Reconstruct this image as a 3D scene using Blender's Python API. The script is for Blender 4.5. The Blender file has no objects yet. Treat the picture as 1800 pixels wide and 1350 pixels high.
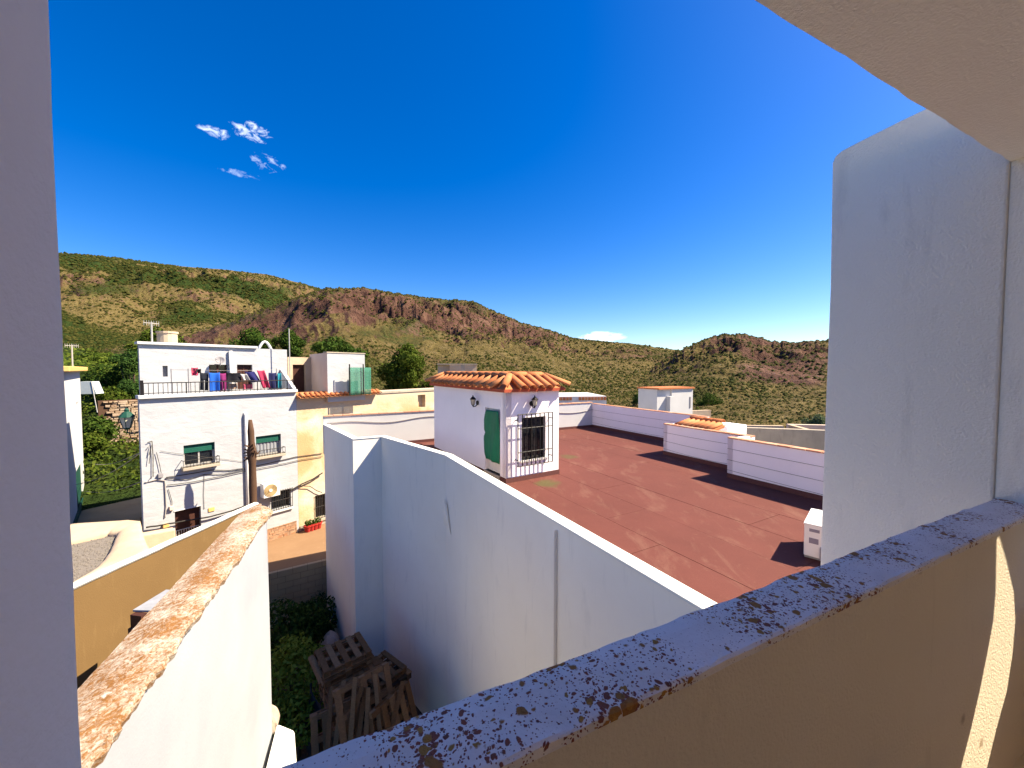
import bpy, bmesh, math, random
import numpy as np
from math import sin, cos, tan, radians, pi, atan2, sqrt, degrees
random.seed(7)
rng = np.random.default_rng(7)
SC = bpy.context.scene
COL = SC.collection

# ------------------------------------------------------------------ camera
CAMZ, PITCH, FPX = 7.3, radians(2.2), 676.0
cam = bpy.data.cameras.new('camera')
cam_o = bpy.data.objects.new('camera', cam)
COL.objects.link(cam_o)
cam_o.location = (0, 0, CAMZ)
cam_o.rotation_euler = (pi / 2 - PITCH, 0, 0)
cam.sensor_width = 36
cam.lens = FPX / 1800 * 36
cam.clip_start = .02
cam.clip_end = 6000
SC.camera = cam_o

# ------------------------------------------------------------------ sun + sky
SUN_AZ, SUN_EL = radians(86), radians(47)
sl = bpy.data.lights.new('sun', 'SUN')
sl.energy = 3.3
sl.angle = radians(.4)
sl.color = (1, .86, .65)
so = bpy.data.objects.new('sun', sl)
COL.objects.link(so)
sd = (sin(SUN_AZ) * cos(SUN_EL), cos(SUN_AZ) * cos(SUN_EL), sin(SUN_EL))
from mathutils import Vector
so.rotation_euler = Vector(sd).to_track_quat('Z', 'Y').to_euler()

W = bpy.data.worlds.new('World')
SC.world = W
W.use_nodes = True
nt = W.node_tree
nt.nodes.clear()
def N(tree, typ, **kw):
    n = tree.nodes.new(typ)
    for k, v in kw.items():
        if k.startswith('i_'):
            n.inputs[int(k[2:])].default_value = v
        else:
            setattr(n, k, v)
    return n
sky = N(nt, 'ShaderNodeTexSky', sky_type='NISHITA', sun_disc=False)
sky.sun_elevation = SUN_EL
sky.sun_rotation = SUN_AZ
sky.altitude = 900
sky.air_density = 1.0
sky.dust_density = 1.2
sky.ozone_density = 3
hs = N(nt, 'ShaderNodeHueSaturation')
hs.inputs['Hue'].default_value = .514
hs.inputs['Saturation'].default_value = 1.47
hs.inputs['Value'].default_value = .92
nt.links.new(sky.outputs[0], hs.inputs['Color'])
bg = N(nt, 'ShaderNodeBackground')
bg.inputs['Strength'].default_value = .05
outw = N(nt, 'ShaderNodeOutputWorld')
nt.links.new(bg.outputs[0], outw.inputs[0])
def raydir(px, py):
    u = (px - 900) / FPX; v = (675 - py) / FPX
    return Vector((u, cos(PITCH) + v * sin(PITCH), -sin(PITCH) + v * cos(PITCH)))
# wisps of cloud, fixed in the sky by direction
tc = N(nt, 'ShaderNodeTexCoord')
def cloud(prev, px, py, wpx, hpx, scale, thr, amount, seed, stretch=(1, 1, 1.6)):
    d = raydir(px, py).normalized()
    right = Vector((d.y, -d.x, 0)).normalized()
    up = right.cross(d).normalized()
    def dot(v, s):
        a = N(nt, 'ShaderNodeVectorMath', operation='DOT_PRODUCT')
        nt.links.new(tc.outputs['Generated'], a.inputs[0]); a.inputs[1].default_value = v
        b = N(nt, 'ShaderNodeMath', operation='MULTIPLY', i_1=s)
        nt.links.new(a.outputs['Value'], b.inputs[0])
        c = N(nt, 'ShaderNodeMath', operation='MULTIPLY')
        nt.links.new(b.outputs[0], c.inputs[0]); nt.links.new(b.outputs[0], c.inputs[1])
        return c
    k = 1 / raydir(px, py).length
    a, b = dot(right, 1 / (wpx / FPX * k)), dot(up, 1 / (hpx / FPX * k))
    s = N(nt, 'ShaderNodeMath', operation='ADD')
    nt.links.new(a.outputs[0], s.inputs[0]); nt.links.new(b.outputs[0], s.inputs[1])
    m = N(nt, 'ShaderNodeMapRange', interpolation_type='SMOOTHSTEP')
    m.inputs[1].default_value = 1; m.inputs[2].default_value = 0.1
    nt.links.new(s.outputs[0], m.inputs[0])
    fw = N(nt, 'ShaderNodeVectorMath', operation='DOT_PRODUCT')
    nt.links.new(tc.outputs['Generated'], fw.inputs[0]); fw.inputs[1].default_value = d
    gt = N(nt, 'ShaderNodeMath', operation='GREATER_THAN', i_1=.5)
    nt.links.new(fw.outputs['Value'], gt.inputs[0])
    mp = N(nt, 'ShaderNodeMapping')
    mp.inputs['Scale'].default_value = stretch; mp.inputs['Location'].default_value = (seed, seed * .7, 0)
    nt.links.new(tc.outputs['Generated'], mp.inputs[0])
    no = N(nt, 'ShaderNodeTexNoise')
    no.inputs['Scale'].default_value = scale; no.inputs['Detail'].default_value = 7; no.inputs['Roughness'].default_value = .62
    no.inputs['Distortion'].default_value = .6
    nt.links.new(mp.outputs[0], no.inputs['Vector'])
    p = N(nt, 'ShaderNodeMath', operation='MULTIPLY_ADD', i_1=.42)
    nt.links.new(m.outputs[0], p.inputs[0]); nt.links.new(no.outputs[0], p.inputs[2])
    r = N(nt, 'ShaderNodeMapRange')
    r.inputs[1].default_value = thr; r.inputs[2].default_value = thr + .34; r.inputs[4].default_value = amount
    nt.links.new(p.outputs[0], r.inputs[0])
    g = N(nt, 'ShaderNodeMath', operation='MULTIPLY')
    nt.links.new(r.outputs[0], g.inputs[0]); nt.links.new(gt.outputs[0], g.inputs[1])
    g2 = N(nt, 'ShaderNodeMath', operation='MULTIPLY')
    nt.links.new(g.outputs[0], g2.inputs[0]); nt.links.new(m.outputs[0], g2.inputs[1])
    mx = N(nt, 'ShaderNodeMix', data_type='RGBA')
    mx.inputs['B'].default_value = (9, 9.6, 10.5, 1)
    nt.links.new(g2.outputs[0], mx.inputs['Factor']); nt.links.new(prev, mx.inputs['A'])
    return mx.outputs['Result']
c = cloud(hs.outputs[0], 445, 232, 48, 24, 58, .84, .9, 0)
c = cloud(c, 378, 232, 36, 16, 58, .84, .75, 3)
c = cloud(c, 470, 285, 42, 26, 60, .90, .5, 5)
c = cloud(c, 425, 306, 50, 9, 52, .86, .4, 8)
c = cloud(c, 1060, 592, 55, 13, 30, .7, 1, 2, (1, 1, 2.2))
nt.links.new(c, bg.inputs['Color'])

vs = SC.view_settings
vs.view_transform = 'Standard'
vs.look = 'None'
vs.exposure = 2.2
vs.gamma = 1
vs.use_curve_mapping = False
SC.render.engine = 'CYCLES'
SC.cycles.use_denoising = True
SC.cycles.max_bounces = 12
SC.cycles.diffuse_bounces = 7
SC.cycles.sample_clamp_indirect = 6

# ------------------------------------------------------------------ geometry helpers
def G(px, py, z):
    """point where the sight line of a photo pixel meets the level z"""
    r = raydir(px, py); t = (z - CAMZ) / r.z
    return Vector((r.x * t, r.y * t, z))
def AZ(a):
    return Vector((sin(radians(a)), cos(radians(a)), 0))
class Fr:
    """upright plane: s runs along compass angle az, n points out of its face, z is height"""
    def __init__(self, A, az):
        self.A = Vector((A[0], A[1], 0)); self.s = AZ(az); self.n = AZ(az + 90); self.az = az
    def p(self, s, n, z):
        v = self.A + self.s * s + self.n * n
        return (v.x, v.y, z)
    def px(self, x, y, n=0):
        """s and z of a photo pixel on this plane"""
        r = raydir(x, y); A = self.A + self.n * n
        k = A.dot(self.n) / r.dot(self.n)
        q = r * k
        return (q - A).dot(self.s), CAMZ + q.z
    def off(self, n, s=0):
        v = self.A + self.n * n + self.s * s
        return Fr((v.x, v.y), self.az)
def unit_frame(): return Fr((0, 0), 90)

class MB:
    def __init__(self): self.v = []; self.f = []; self.smooth = False
    def add(self, vs, fs):
        o = len(self.v); self.v += [tuple(v) for v in vs]; self.f += [tuple(i + o for i in f) for f in fs]; return self
    def quad(self, a, b, c, d): return self.add([a, b, c, d], [(0, 1, 2, 3)])
    def hexa(self, lo, hi):
        n = len(lo)
        return self.add(list(lo) + list(hi), [tuple(range(n))[::-1], tuple(range(n, 2 * n))] + [(i, (i + 1) % n, n + (i + 1) % n, n + i) for i in range(n)])
    def fbox(self, fr, s0, s1, n0, n1, z0, z1):
        lo = [fr.p(s0, n0, z0), fr.p(s0, n1, z0), fr.p(s1, n1, z0), fr.p(s1, n0, z0)][::-1]
        lo = [fr.p(s0, n0, z0), fr.p(s1, n0, z0), fr.p(s1, n1, z0), fr.p(s0, n1, z0)]
        hi = [(a, b, z1) for a, b, _ in lo]
        return self.hexa(lo, hi)
    def prism(self, pts, z0, z1):
        area = sum(pts[i][0] * pts[(i + 1) % len(pts)][1] - pts[(i + 1) % len(pts)][0] * pts[i][1] for i in range(len(pts)))
        pts = list(pts) if area > 0 else list(pts)[::-1]
        return self.hexa([(p[0], p[1], z0) for p in pts], [(p[0], p[1], z1) for p in pts])
    def tube(self, path, r, n=6, cap=True):
        path = [Vector(p) for p in path]; rings = []
        rr = r if isinstance(r, (list, tuple)) else [r] * len(path)
        o = len(self.v)
        for i, p in enumerate(path):
            d = (path[min(i + 1, len(path) - 1)] - path[max(i - 1, 0)]).normalized()
            u = d.cross(Vector((0, 0, 1)) if abs(d.z) < .95 else Vector((1, 0, 0))).normalized(); w = d.cross(u)
            for k in range(n):
                a = 2 * pi * k / n
                self.v.append(tuple(p + (u * cos(a) + w * sin(a)) * rr[i]))
        for i in range(len(path) - 1):
            for k in range(n):
                self.f.append((o + i * n + k, o + i * n + (k + 1) % n, o + (i + 1) * n + (k + 1) % n, o + (i + 1) * n + k))
        if cap:
            self.f.append(tuple(o + k for k in range(n))); self.f.append(tuple(o + (len(path) - 1) * n + k for k in range(n))[::-1])
        return self
    def bar(self, a, b, r): return self.tube([a, b], r, 5)
    def lathe(self, c, prof, n=12):
        o = len(self.v); c = Vector(c)
        for r, z in prof:
            for k in range(n):
                self.v.append((c.x + r * cos(2 * pi * k / n), c.y + r * sin(2 * pi * k / n), c.z + z))
        for i in range(len(prof) - 1):
            for k in range(n):
                self.f.append((o + i * n + k, o + i * n + (k + 1) % n, o + (i + 1) * n + (k + 1) % n, o + (i + 1) * n + k))
        self.f.append(tuple(o + k for k in range(n))[::-1]); self.f.append(tuple(o + (len(prof) - 1) * n + k for k in range(n)))
        return self
    def sheet(self, fn, nu, nv, flip=False):
        """grid surface fn(u, v) for u, v in 0..1"""
        o = len(self.v)
        for j in range(nv + 1):
            for i in range(nu + 1): self.v.append(tuple(fn(i / nu, j / nv)))
        for j in range(nv):
            for i in range(nu):
                q = (o + j * (nu + 1) + i, o + j * (nu + 1) + i + 1, o + (j + 1) * (nu + 1) + i + 1, o + (j + 1) * (nu + 1) + i)
                self.f.append(q[::-1] if flip else q)
        return self
    def build(self, name, mat, parent=None, bevel=0, smooth=False, fixn=True, thick=0, seg=2):
        me = bpy.data.meshes.new(name)
        me.from_pydata(self.v, [], self.f)
        if fixn:
            bm = bmesh.new(); bm.from_mesh(me)
            bmesh.ops.recalc_face_normals(bm, faces=bm.faces); bm.to_mesh(me); bm.free()
        me.materials.append(mat)
        if smooth: me.polygons.foreach_set('use_smooth', [True] * len(me.polygons))
        o = bpy.data.objects.new(name, me); COL.objects.link(o)
        if thick:
            m = o.modifiers.new('solid', 'SOLIDIFY'); m.thickness = thick; m.offset = 0
        if bevel:
            m = o.modifiers.new('bevel', 'BEVEL'); m.width = bevel; m.segments = seg; m.limit_method = 'ANGLE'; m.angle_limit = radians(40)
        if parent is not None:
            o.parent = parent
            o.matrix_parent_inverse = parent.matrix_world.inverted()
        return o
def tag(o, label=None, cat=None, group=None, kind=None):
    if label: o['label'] = label
    if cat: o['category'] = cat
    if group: o['group'] = group
    if kind: o['kind'] = kind
    return o
def thing(name, loc, label, cat, group=None):
    o = bpy.data.objects.new(name, None); COL.objects.link(o)
    o.location = loc; o.empty_display_size = .2
    bpy.context.view_layer.update()
    return tag(o, label, cat, group)
def shared(name, me, parent, mw=None):
    o = bpy.data.objects.new(name, me); COL.objects.link(o); o.parent = parent
    if mw is not None: o.matrix_world = mw
    return o
def wall_holes(mb, fr, s0, s1, z0, z1, holes, t=.22, zt0=None, zt1=None, n=0):
    """front face at n with real openings and their reveals; zt0, zt1 let the top slope"""
    S = sorted({s0, s1} | {h[0] for h in holes} | {h[1] for h in holes})
    Z = sorted({z0, z1} | {h[2] for h in holes} | {h[3] for h in holes})
    for i in range(len(S) - 1):
        for j in range(len(Z) - 1):
            cs, cz = (S[i] + S[i + 1]) / 2, (Z[j] + Z[j + 1]) / 2
            if any(h[0] < cs < h[1] and h[2] < cz < h[3] for h in holes): continue
            mb.quad(fr.p(S[i], n, Z[j]), fr.p(S[i + 1], n, Z[j]), fr.p(S[i + 1], n, Z[j + 1]), fr.p(S[i], n, Z[j + 1]))
    for a, b, c, d in holes:
        q = [(a, c), (b, c), (b, d), (a, d)]
        for k in range(4):
            (x0, y0), (x1, y1) = q[k], q[(k + 1) % 4]
            mb.quad(fr.p(x0, n, y0), fr.p(x1, n, y1), fr.p(x1, n - t, y1), fr.p(x0, n - t, y0))
    q = [(s0, z0), (s1, z0), (s1, z1), (s0, z1)]
    for k in range(4):
        (x0, y0), (x1, y1) = q[k], q[(k + 1) % 4]
        mb.quad(fr.p(x0, n, y0), fr.p(x1, n, y1), fr.p(x1, n - t, y1), fr.p(x0, n - t, y0))
    return mb

# numpy value noise
def vnoise(x, y, seed=0):
    xi = np.floor(x).astype(np.int64); yi = np.floor(y).astype(np.int64)
    xf = x - xi; yf = y - yi
    def h(a, b):
        n = (a * 374761393 + b * 668265263 + seed * 974634777) & 0xffffffff
        n = ((n ^ (n >> 13)) * 1274126177) & 0xffffffff
        return ((n ^ (n >> 16)) & 0xffff) / 65535.0
    u = xf * xf * (3 - 2 * xf); v = yf * yf * (3 - 2 * yf)
    return (h(xi, yi) * (1 - u) + h(xi + 1, yi) * u) * (1 - v) + (h(xi, yi + 1) * (1 - u) + h(xi + 1, yi + 1) * u) * v
def fbm(x, y, seed=0, oct=5, gain=.5, ridged=False):
    s = 0; a = 1; tot = 0
    for i in range(oct):
        n = vnoise(x * 2 ** i, y * 2 ** i, seed + i * 17)
        if ridged: n = 1 - abs(2 * n - 1)
        s = s + a * n; tot += a; a *= gain
    return s / tot
def n1(x, seed=0): return float(fbm(np.array([x]), np.array([seed * 3.7]), seed, 3)[0]) - .5

# ------------------------------------------------------------------ materials
MATS = {}
def newmat(name):
    m = bpy.data.materials.new(name); m.use_nodes = True
    t = m.node_tree; t.nodes.clear()
    o = N(t, 'ShaderNodeOutputMaterial'); b = N(t, 'ShaderNodeBsdfPrincipled')
    b.inputs['Roughness'].default_value = .9
    b.inputs['Specular IOR Level'].default_value = .15
    t.links.new(b.outputs[0], o.inputs[0])
    MATS[name] = m
    return m, t, b
def pos(t, scale=(1, 1, 1)):
    g = N(t, 'ShaderNodeNewGeometry')
    mp = N(t, 'ShaderNodeMapping'); mp.inputs['Scale'].default_value = scale
    t.links.new(g.outputs['Position'], mp.inputs[0])
    return mp.outputs[0]
def noise(t, vec, scale, detail=5, rough=.55, dist=0):
    n = N(t, 'ShaderNodeTexNoise')
    n.inputs['Scale'].default_value = scale; n.inputs['Detail'].default_value = detail
    n.inputs['Roughness'].default_value = rough; n.inputs['Distortion'].default_value = dist
    t.links.new(vec, n.inputs['Vector'])
    return n.outputs[0]
def ramp(t, fac, stops):
    r = N(t, 'ShaderNodeValToRGB')
    e = r.color_ramp.elements
    while len(e) < len(stops): e.new(.5)
    for el, (p, c) in zip(e, stops):
        el.position = p; el.color = (*c, 1) if len(c) == 3 else c
    t.links.new(fac, r.inputs[0])
    return r.outputs[0]
def rng_(t, fac, a, b, c=0, d=1):
    m = N(t, 'ShaderNodeMapRange')
    for i, v in enumerate((a, b, c, d)): m.inputs[i + 1].default_value = v
    t.links.new(fac, m.inputs[0])
    return m.outputs[0]
def mix(t, fac, a, b, mode='MIX'):
    m = N(t, 'ShaderNodeMix', data_type='RGBA', blend_type=mode)
    for key, v in (('Factor', fac), ('A', a), ('B', b)):
        if hasattr(v, 'is_linked') or hasattr(v, 'links'): t.links.new(v, m.inputs[key])
        elif key == 'Factor': m.inputs[key].default_value = v
        else: m.inputs[key].default_value = (*v, 1)
    return m.outputs['Result']
def mth(t, op, a, b):
    m = N(t, 'ShaderNodeMath', operation=op)
    for i, v in enumerate((a, b)):
        if hasattr(v, 'links'): t.links.new(v, m.inputs[i])
        else: m.inputs[i].default_value = v
    return m.outputs[0]
def bump(t, b, h, strength, dist):
    n = N(t, 'ShaderNodeBump'); n.inputs['Strength'].default_value = strength; n.inputs['Distance'].default_value = dist
    t.links.new(h, n.inputs['Height']); t.links.new(n.outputs[0], b.inputs['Normal'])
def plaster(name, c1, c2=None, fine=60, fstr=.35, fdist=.006, wave=2.2, wstr=.0, grime=.0, gcol=(.35, .3, .25), wscale=(1, 1, 1), pits=0):
    m, t, b = newmat(name)
    p = pos(t)
    c2 = c2 or tuple(x * .9 for x in c1)
    big = noise(t, p, .9, 5, .6)
    col = mix(t, rng_(t, big, .35, .7), c1, c2)
    if grime:
        ps = pos(t, (3.2, 3.2, .55))
        st = noise(t, ps, 1.6, 6, .65, .4)
        col = mix(t, rng_(t, st, .56, .82, 0, grime), col, gcol)
    if pits:
        vo = N(t, 'ShaderNodeTexVoronoi'); vo.inputs['Scale'].default_value = pits
        t.links.new(p, vo.inputs['Vector'])
        wh = N(t, 'ShaderNodeTexWhiteNoise'); t.links.new(vo.outputs['Color'], wh.inputs[0])
        sp = mth(t, 'MULTIPLY', rng_(t, vo.outputs['Distance'], .16, .05), rng_(t, wh.outputs['Value'], .86, .88))
        col = mix(t, mth(t, 'MULTIPLY', sp, .75), col, gcol)
    t.links.new(col, b.inputs['Base Color'])
    h = noise(t, p, fine, 4, .6)
    if wstr:
        w = noise(t, pos(t, wscale), wave, 5, .55, .3)
        h = mth(t, 'ADD', mth(t, 'MULTIPLY', h, .12), mth(t, 'MULTIPLY', w, wstr))
        bump(t, b, h, fstr, .05)
    else:
        bump(t, b, h, fstr, fdist)
    return m
def plain(name, col, rough=.6, var=.12, scale=8, bumpd=0, metal=0, stretch=(1, 1, 1)):
    m, t, b = newmat(name)
    p = pos(t, stretch)
    n = noise(t, p, scale, 5, .6)
    t.links.new(mix(t, n, tuple(c * (1 - var) for c in col), tuple(min(1, c * (1 + var)) for c in col)), b.inputs['Base Color'])
    b.inputs['Roughness'].default_value = rough; b.inputs['Metallic'].default_value = metal
    if bumpd: bump(t, b, n, .5, bumpd)
    return m

M_white = plaster('white plaster', (.55, .55, .55), (.50, .50, .50), 70, .3, .004, grime=.14, gcol=(.45, .42, .40))
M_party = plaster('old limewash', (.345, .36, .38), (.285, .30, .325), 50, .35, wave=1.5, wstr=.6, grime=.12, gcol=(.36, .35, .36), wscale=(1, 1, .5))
M_white_rough = plaster('rough white plaster', (.93, .87, .77), (.89, .83, .73), 75, .75, .012, grime=.42, gcol=(.42, .39, .36), pits=4)
M_balcony = plaster('cream balcony plaster', (.88, .76, .58), (.82, .70, .52), 90, .6, .008, grime=.25, gcol=(.34, .22, .12), pits=5)
M_ceiling = plaster('beige ceiling plaster', (.93, .90, .83), (.89, .85, .78), 80, .7, .008, grime=.1, pits=3)
M_jamb = plaster('jamb plaster', (.82, .74, .65), (.77, .69, .60), 60, .4, .006, pits=3, gcol=(.2, .18, .17))
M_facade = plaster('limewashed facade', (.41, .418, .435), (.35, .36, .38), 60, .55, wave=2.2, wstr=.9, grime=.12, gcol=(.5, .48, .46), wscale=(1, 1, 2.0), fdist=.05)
M_smooth_white = plaster('house wall paint', (.92, .855, .755), (.88, .81, .71), 40, .25, wave=.8, wstr=.8, grime=.42, gcol=(.55, .51, .47))
M_violet_white = plaster('roof wall paint', (.88, .84, .86), (.84, .80, .82), 50, .25, .004, grime=.1, gcol=(.5, .45, .44))
M_cream = plaster('cream render', (.50, .40, .29), (.42, .31, .21), 40, .6, .02, wave=3, wstr=.5, grime=.25, gcol=(.45, .33, .22))
M_pink = plaster('pinkish render', (.62, .46, .36), (.70, .57, .46), 40, .5, .01, grime=.3, gcol=(.35, .26, .2))
M_tan = plaster('tan render', (.16, .098, .040), (.145, .088, .036), 45, .5, .008, grime=.3, gcol=(.30, .2, .09), pits=1.2)
M_concrete = plaster('weathered concrete', (.42, .36, .28), (.30, .26, .21), 30, .5, .01, grime=.6, gcol=(.16, .14, .12))
M_coping_white = plaster('white coping', (.82, .80, .74), (.78, .75, .68), 60, .4, .006)
# ochre house
m, t, b = newmat('ochre render'); M_ochre = m
p = pos(t)
k = noise(t, p, .55, 5, .65, .5)
cc = ramp(t, k, [(.3, (.56, .53, .47)), (.46, (.52, .43, .29)), (.58, (.48, .33, .17)), (.75, (.42, .27, .13))])
zg = N(t, 'ShaderNodeSeparateXYZ'); t.links.new(p, zg.inputs[0])
cc = mix(t, rng_(t, zg.outputs['Z'], 5.0, 6.0), cc, mix(t, k, (.52, .46, .37), (.50, .38, .24)))
t.links.new(cc, b.inputs['Base Color'])
bump(t, b, noise(t, p, 12, 6, .6), .5, .03)

def lichen(name, base, base2, spots, grime_col, dens, streak=None):
    """weathered coping: pale cement with crusts of lichen in several sizes"""
    m, t, b = newmat(name)
    p = pos(t)
    wob = N(t, 'ShaderNodeTexNoise'); wob.inputs['Scale'].default_value = 22; wob.inputs['Detail'].default_value = 4
    t.links.new(p, wob.inputs['Vector'])
    vm = N(t, 'ShaderNodeVectorMath', operation='MULTIPLY_ADD'); vm.inputs[1].default_value = (.035, .035, .035)
    t.links.new(wob.outputs['Color'], vm.inputs[0]); t.links.new(p, vm.inputs[2])
    pw = vm.outputs[0]
    col = mix(t, rng_(t, noise(t, p, 6, 6, .6), .35, .7), base, base2)
    hgt = mth(t, 'MULTIPLY', noise(t, p, 90, 4, .6), .35)
    patch = noise(t, p, dens[2], 3, .6)
    for sc, rad, keep, c1, c2 in spots:
        v = N(t, 'ShaderNodeTexVoronoi'); v.inputs['Scale'].default_value = sc
        t.links.new(pw, v.inputs['Vector'])
        w = N(t, 'ShaderNodeTexWhiteNoise'); t.links.new(v.outputs['Color'], w.inputs[0])
        size = mth(t, 'MULTIPLY', mth(t, 'MULTIPLY', w.outputs['Value'], rad), rng_(t, patch, dens[0], dens[1], keep, 1.25))
        f = rng_(t, mth(t, 'SUBTRACT', size, v.outputs['Distance']), -.02, .05)
        cs = mix(t, noise(t, pw, 30, 3, .6), c1, c2)
        col = mix(t, f, col, cs)
        hgt = mth(t, 'ADD', hgt, mth(t, 'MULTIPLY', f, .3))
    t.links.new(col, b.inputs['Base Color'])
    bump(t, b, hgt, .8, .006)
    return m
M_lichen = lichen('lichen spotted cement', (.90, .82, .77), (.76, .69, .64),
    [(150, .55, .30, (.32, .10, .06), (.20, .08, .07)), (60, .52, .12, (.32, .105, .06), (.22, .095, .07)),
     (24, .46, .0, (.45, .22, .05), (.30, .12, .05)), (38, .40, .0, (.50, .27, .06), (.38, .16, .05))], (.2, .2, .2), (.36, .62, 3.2))
m, t, b = newmat('orange lichen coping'); M_lichen_orange = m
p = pos(t)
ps = pos(t, (1.5, 1.0, 1.5))
a1 = noise(t, ps, 34, 8, .75, .8); a2 = noise(t, p, 4, 5, .6); a3 = noise(t, p, 60, 4, .6)
f1 = rng_(t, mth(t, 'ADD', mth(t, 'MULTIPLY', a1, .75), mth(t, 'MULTIPLY', a2, .45)), .505, .675)
cc = mix(t, f1, (.46, .41, .34), mix(t, a3, (.27, .125, .035), (.17, .08, .03)))
cc = mix(t, rng_(t, noise(t, ps, 35, 6, .7), .60, .72), cc, (.10, .055, .03))
cc = mix(t, rng_(t, noise(t, p, 14, 6, .7), .60, .72), cc, (.60, .56, .50))
t.links.new(cc, b.inputs['Base Color'])
bump(t, b, mth(t, 'ADD', a1, mth(t, 'MULTIPLY', a3, .5)), .8, .015)

# roof membrane
def membrane(name, base):
    m, t, b = newmat(name)
    p = pos(t)
    oi = N(t, 'ShaderNodeObjectInfo')
    rot = N(t, 'ShaderNodeMapping'); rot.inputs['Rotation'].default_value = (0, 0, radians(-29)); rot.inputs['Scale'].default_value = (1, .35, 1)
    t.links.new(p, rot.inputs[0])
    col = mix(t, rng_(t, noise(t, p, 1.1, 6, .65), .3, .75), base, tuple(c * .8 for c in base))
    col = mix(t, rng_(t, noise(t, rot.outputs[0], 2.2, 6, .7, .5), .54, .80, 0, .6), col, (.24, .135, .095))
    col = mix(t, rng_(t, noise(t, p, 9, 6, .7), .62, .75, 0, .35), col, (.25, .14, .09))
    col = mix(t, rng_(t, oi.outputs['Random'], 0, 1, 0, .12), col, tuple(c * .6 for c in base))
    col = mix(t, rng_(t, noise(t, p, 150, 2, .5), .4, .62, 0, .35), col, tuple(c * .55 for c in base))
    g = N(t, 'ShaderNodeVectorMath', operation='DISTANCE'); t.links.new(p, g.inputs[0])
    g2 = N(t, 'ShaderNodeVectorMath', operation='DISTANCE'); t.links.new(p, g2.inputs[0])
    q1, q2 = G(962, 850, 4.5), G(1000, 803, 4.5)
    g.inputs[1].default_value = q1; g2.inputs[1].default_value = q2
    wob = mth(t, 'MULTIPLY', noise(t, p, 5, 5, .7), .5)
    col = mix(t, rng_(t, mth(t, 'ADD', g.outputs['Value'], wob),   .62, .42, 0, .5), col, (.055, .095, .025))
    col = mix(t, rng_(t, mth(t, 'ADD', g2.outputs['Value'], wob),   .60, .42, 0, .42), col, (.055, .085, .025))
    t.links.new(col, b.inputs['Base Color'])
    bump(t, b, noise(t, p, 120, 3, .6), .5, .006)
    b.inputs['Roughness'].default_value = .85
    return m
M_roof = membrane('red roof membrane', (.138, .046, .036))
M_roof_dark = plain('membrane base', (.12, .05, .045), .9, .2)
M_skirting = plain('dark red skirting', (.11, .045, .04), .8, .25, 20)
def terracotta(name, a, bcol, c):
    m, t, b = newmat(name)
    oi = N(t, 'ShaderNodeObjectInfo'); p = pos(t)
    f = mth(t, 'ADD', mth(t, 'MULTIPLY', oi.outputs['Random'], .6), mth(t, 'MULTIPLY', noise(t, p, 9, 5, .6), .5))
    col = ramp(t, f, [(.15, a), (.5, bcol), (.9, c)])
    col = mix(t, rng_(t, noise(t, p, 30, 5, .7), .58, .72, 0, .5), col, (.45, .3, .2))
    t.links.new(col, b.inputs['Base Color']); bump(t, b, noise(t, p, 60, 3), .4, .005)
    return m
M_tile = terracotta('terracotta tile', (.36, .115, .045), (.46, .165, .065), (.52, .23, .10))
M_tile_pale = terracotta('pale terracotta', (.46, .20, .12), (.50, .25, .15), (.54, .33, .22))
M_cornice = plain('red cornice band', (.38, .085, .045), .8, .2)
M_black = plain('black iron', (.012, .011, .012), .5, .2)
M_iron = plain('dark iron', (.03, .026, .024), .6, .3)
M_glass = plain('dark window glass', (.012, .014, .017), .08, .2)
M_glass.node_tree.nodes['Principled BSDF'].inputs['Specular IOR Level'].default_value = .5
M_lampglass = plain('frosted lamp glass', (.62, .58, .45), .3, .1)
M_green_sheet = plain('green plastic sheet', (.012, .15, .075), .55, .35, 3, .02)
M_shutter = plain('green roller shutter', (.012, .085, .06), .6, .2)
M_green_mesh = plain('green garden mesh', (.055, .20, .14), .8, .3, 14)
M_green_door = plain('dark green door paint', (.012, .06, .045), .6, .25)
M_wood = plain('weathered pallet wood', (.165, .083, .037), .85, .55, 7, .004, stretch=(3, 3, 9))
M_wood_pale = plain('pale pallet wood', (.25, .14, .07), .85, .45, 7, .004, stretch=(3, 3, 9))
M_wood_dark = plain('old dark wood', (.085, .048, .03), .9, .4, 10, .01, stretch=(6, 6, 1.2))
M_door_brown = plain('brown door paint', (.06, .025, .018), .6, .3)
M_grey_slate = plain('slate slab', (.26, .27, .30), .8, .3, 7, .01)
M_stucco_yellow = plain('yellow cornice', (.62, .40, .14), .8, .15)
M_plastic_white = plain('white enamel', (.72, .70, .66), .45, .06)
M_plastic_grey = plain('grey plastic', (.25, .24, .25), .5, .1)
M_sticker = plain('grey sticker', (.22, .20, .24), .5, .1)
M_fan = plain('tan fan grille', (.42, .31, .16), .5, .15)
M_cable = plain('dark cable', (.06, .055, .05), .7, .3)
M_cable_pale = plain('pale cable', (.34, .31, .29), .7, .2)
M_pipe = plain('white pipe', (.72, .70, .68), .5, .08)
M_galv = plain('galvanised pole', (.45, .43, .40), .4, .15, metal=.3)
M_street = plaster('salmon street concrete', (.24, .145, .08), (.21, .125, .068), 30, .5, .01, grime=.3, gcol=(.36, .25, .16))
M_road = plaster('old road concrete', (.38, .27, .15), (.30, .21, .11), 20, .5, .01, grime=.3, gcol=(.22, .16, .1))
M_yard = plaster('yard soil', (.10, .075, .05), (.07, .05, .035), 14, .8, .05, grime=.3)
M_gravel = plain('speckled gravel', (.17, .15, .13), .9, .6, 28, .03)
M_rock = plain('pale rock', (.45, .36, .28), .9, .35, 6, .05)
M_block = plaster('concrete block', (.40, .31, .18), (.33, .25, .14), 50, .6, .008, grime=.4, gcol=(.2, .15, .09))
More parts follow.
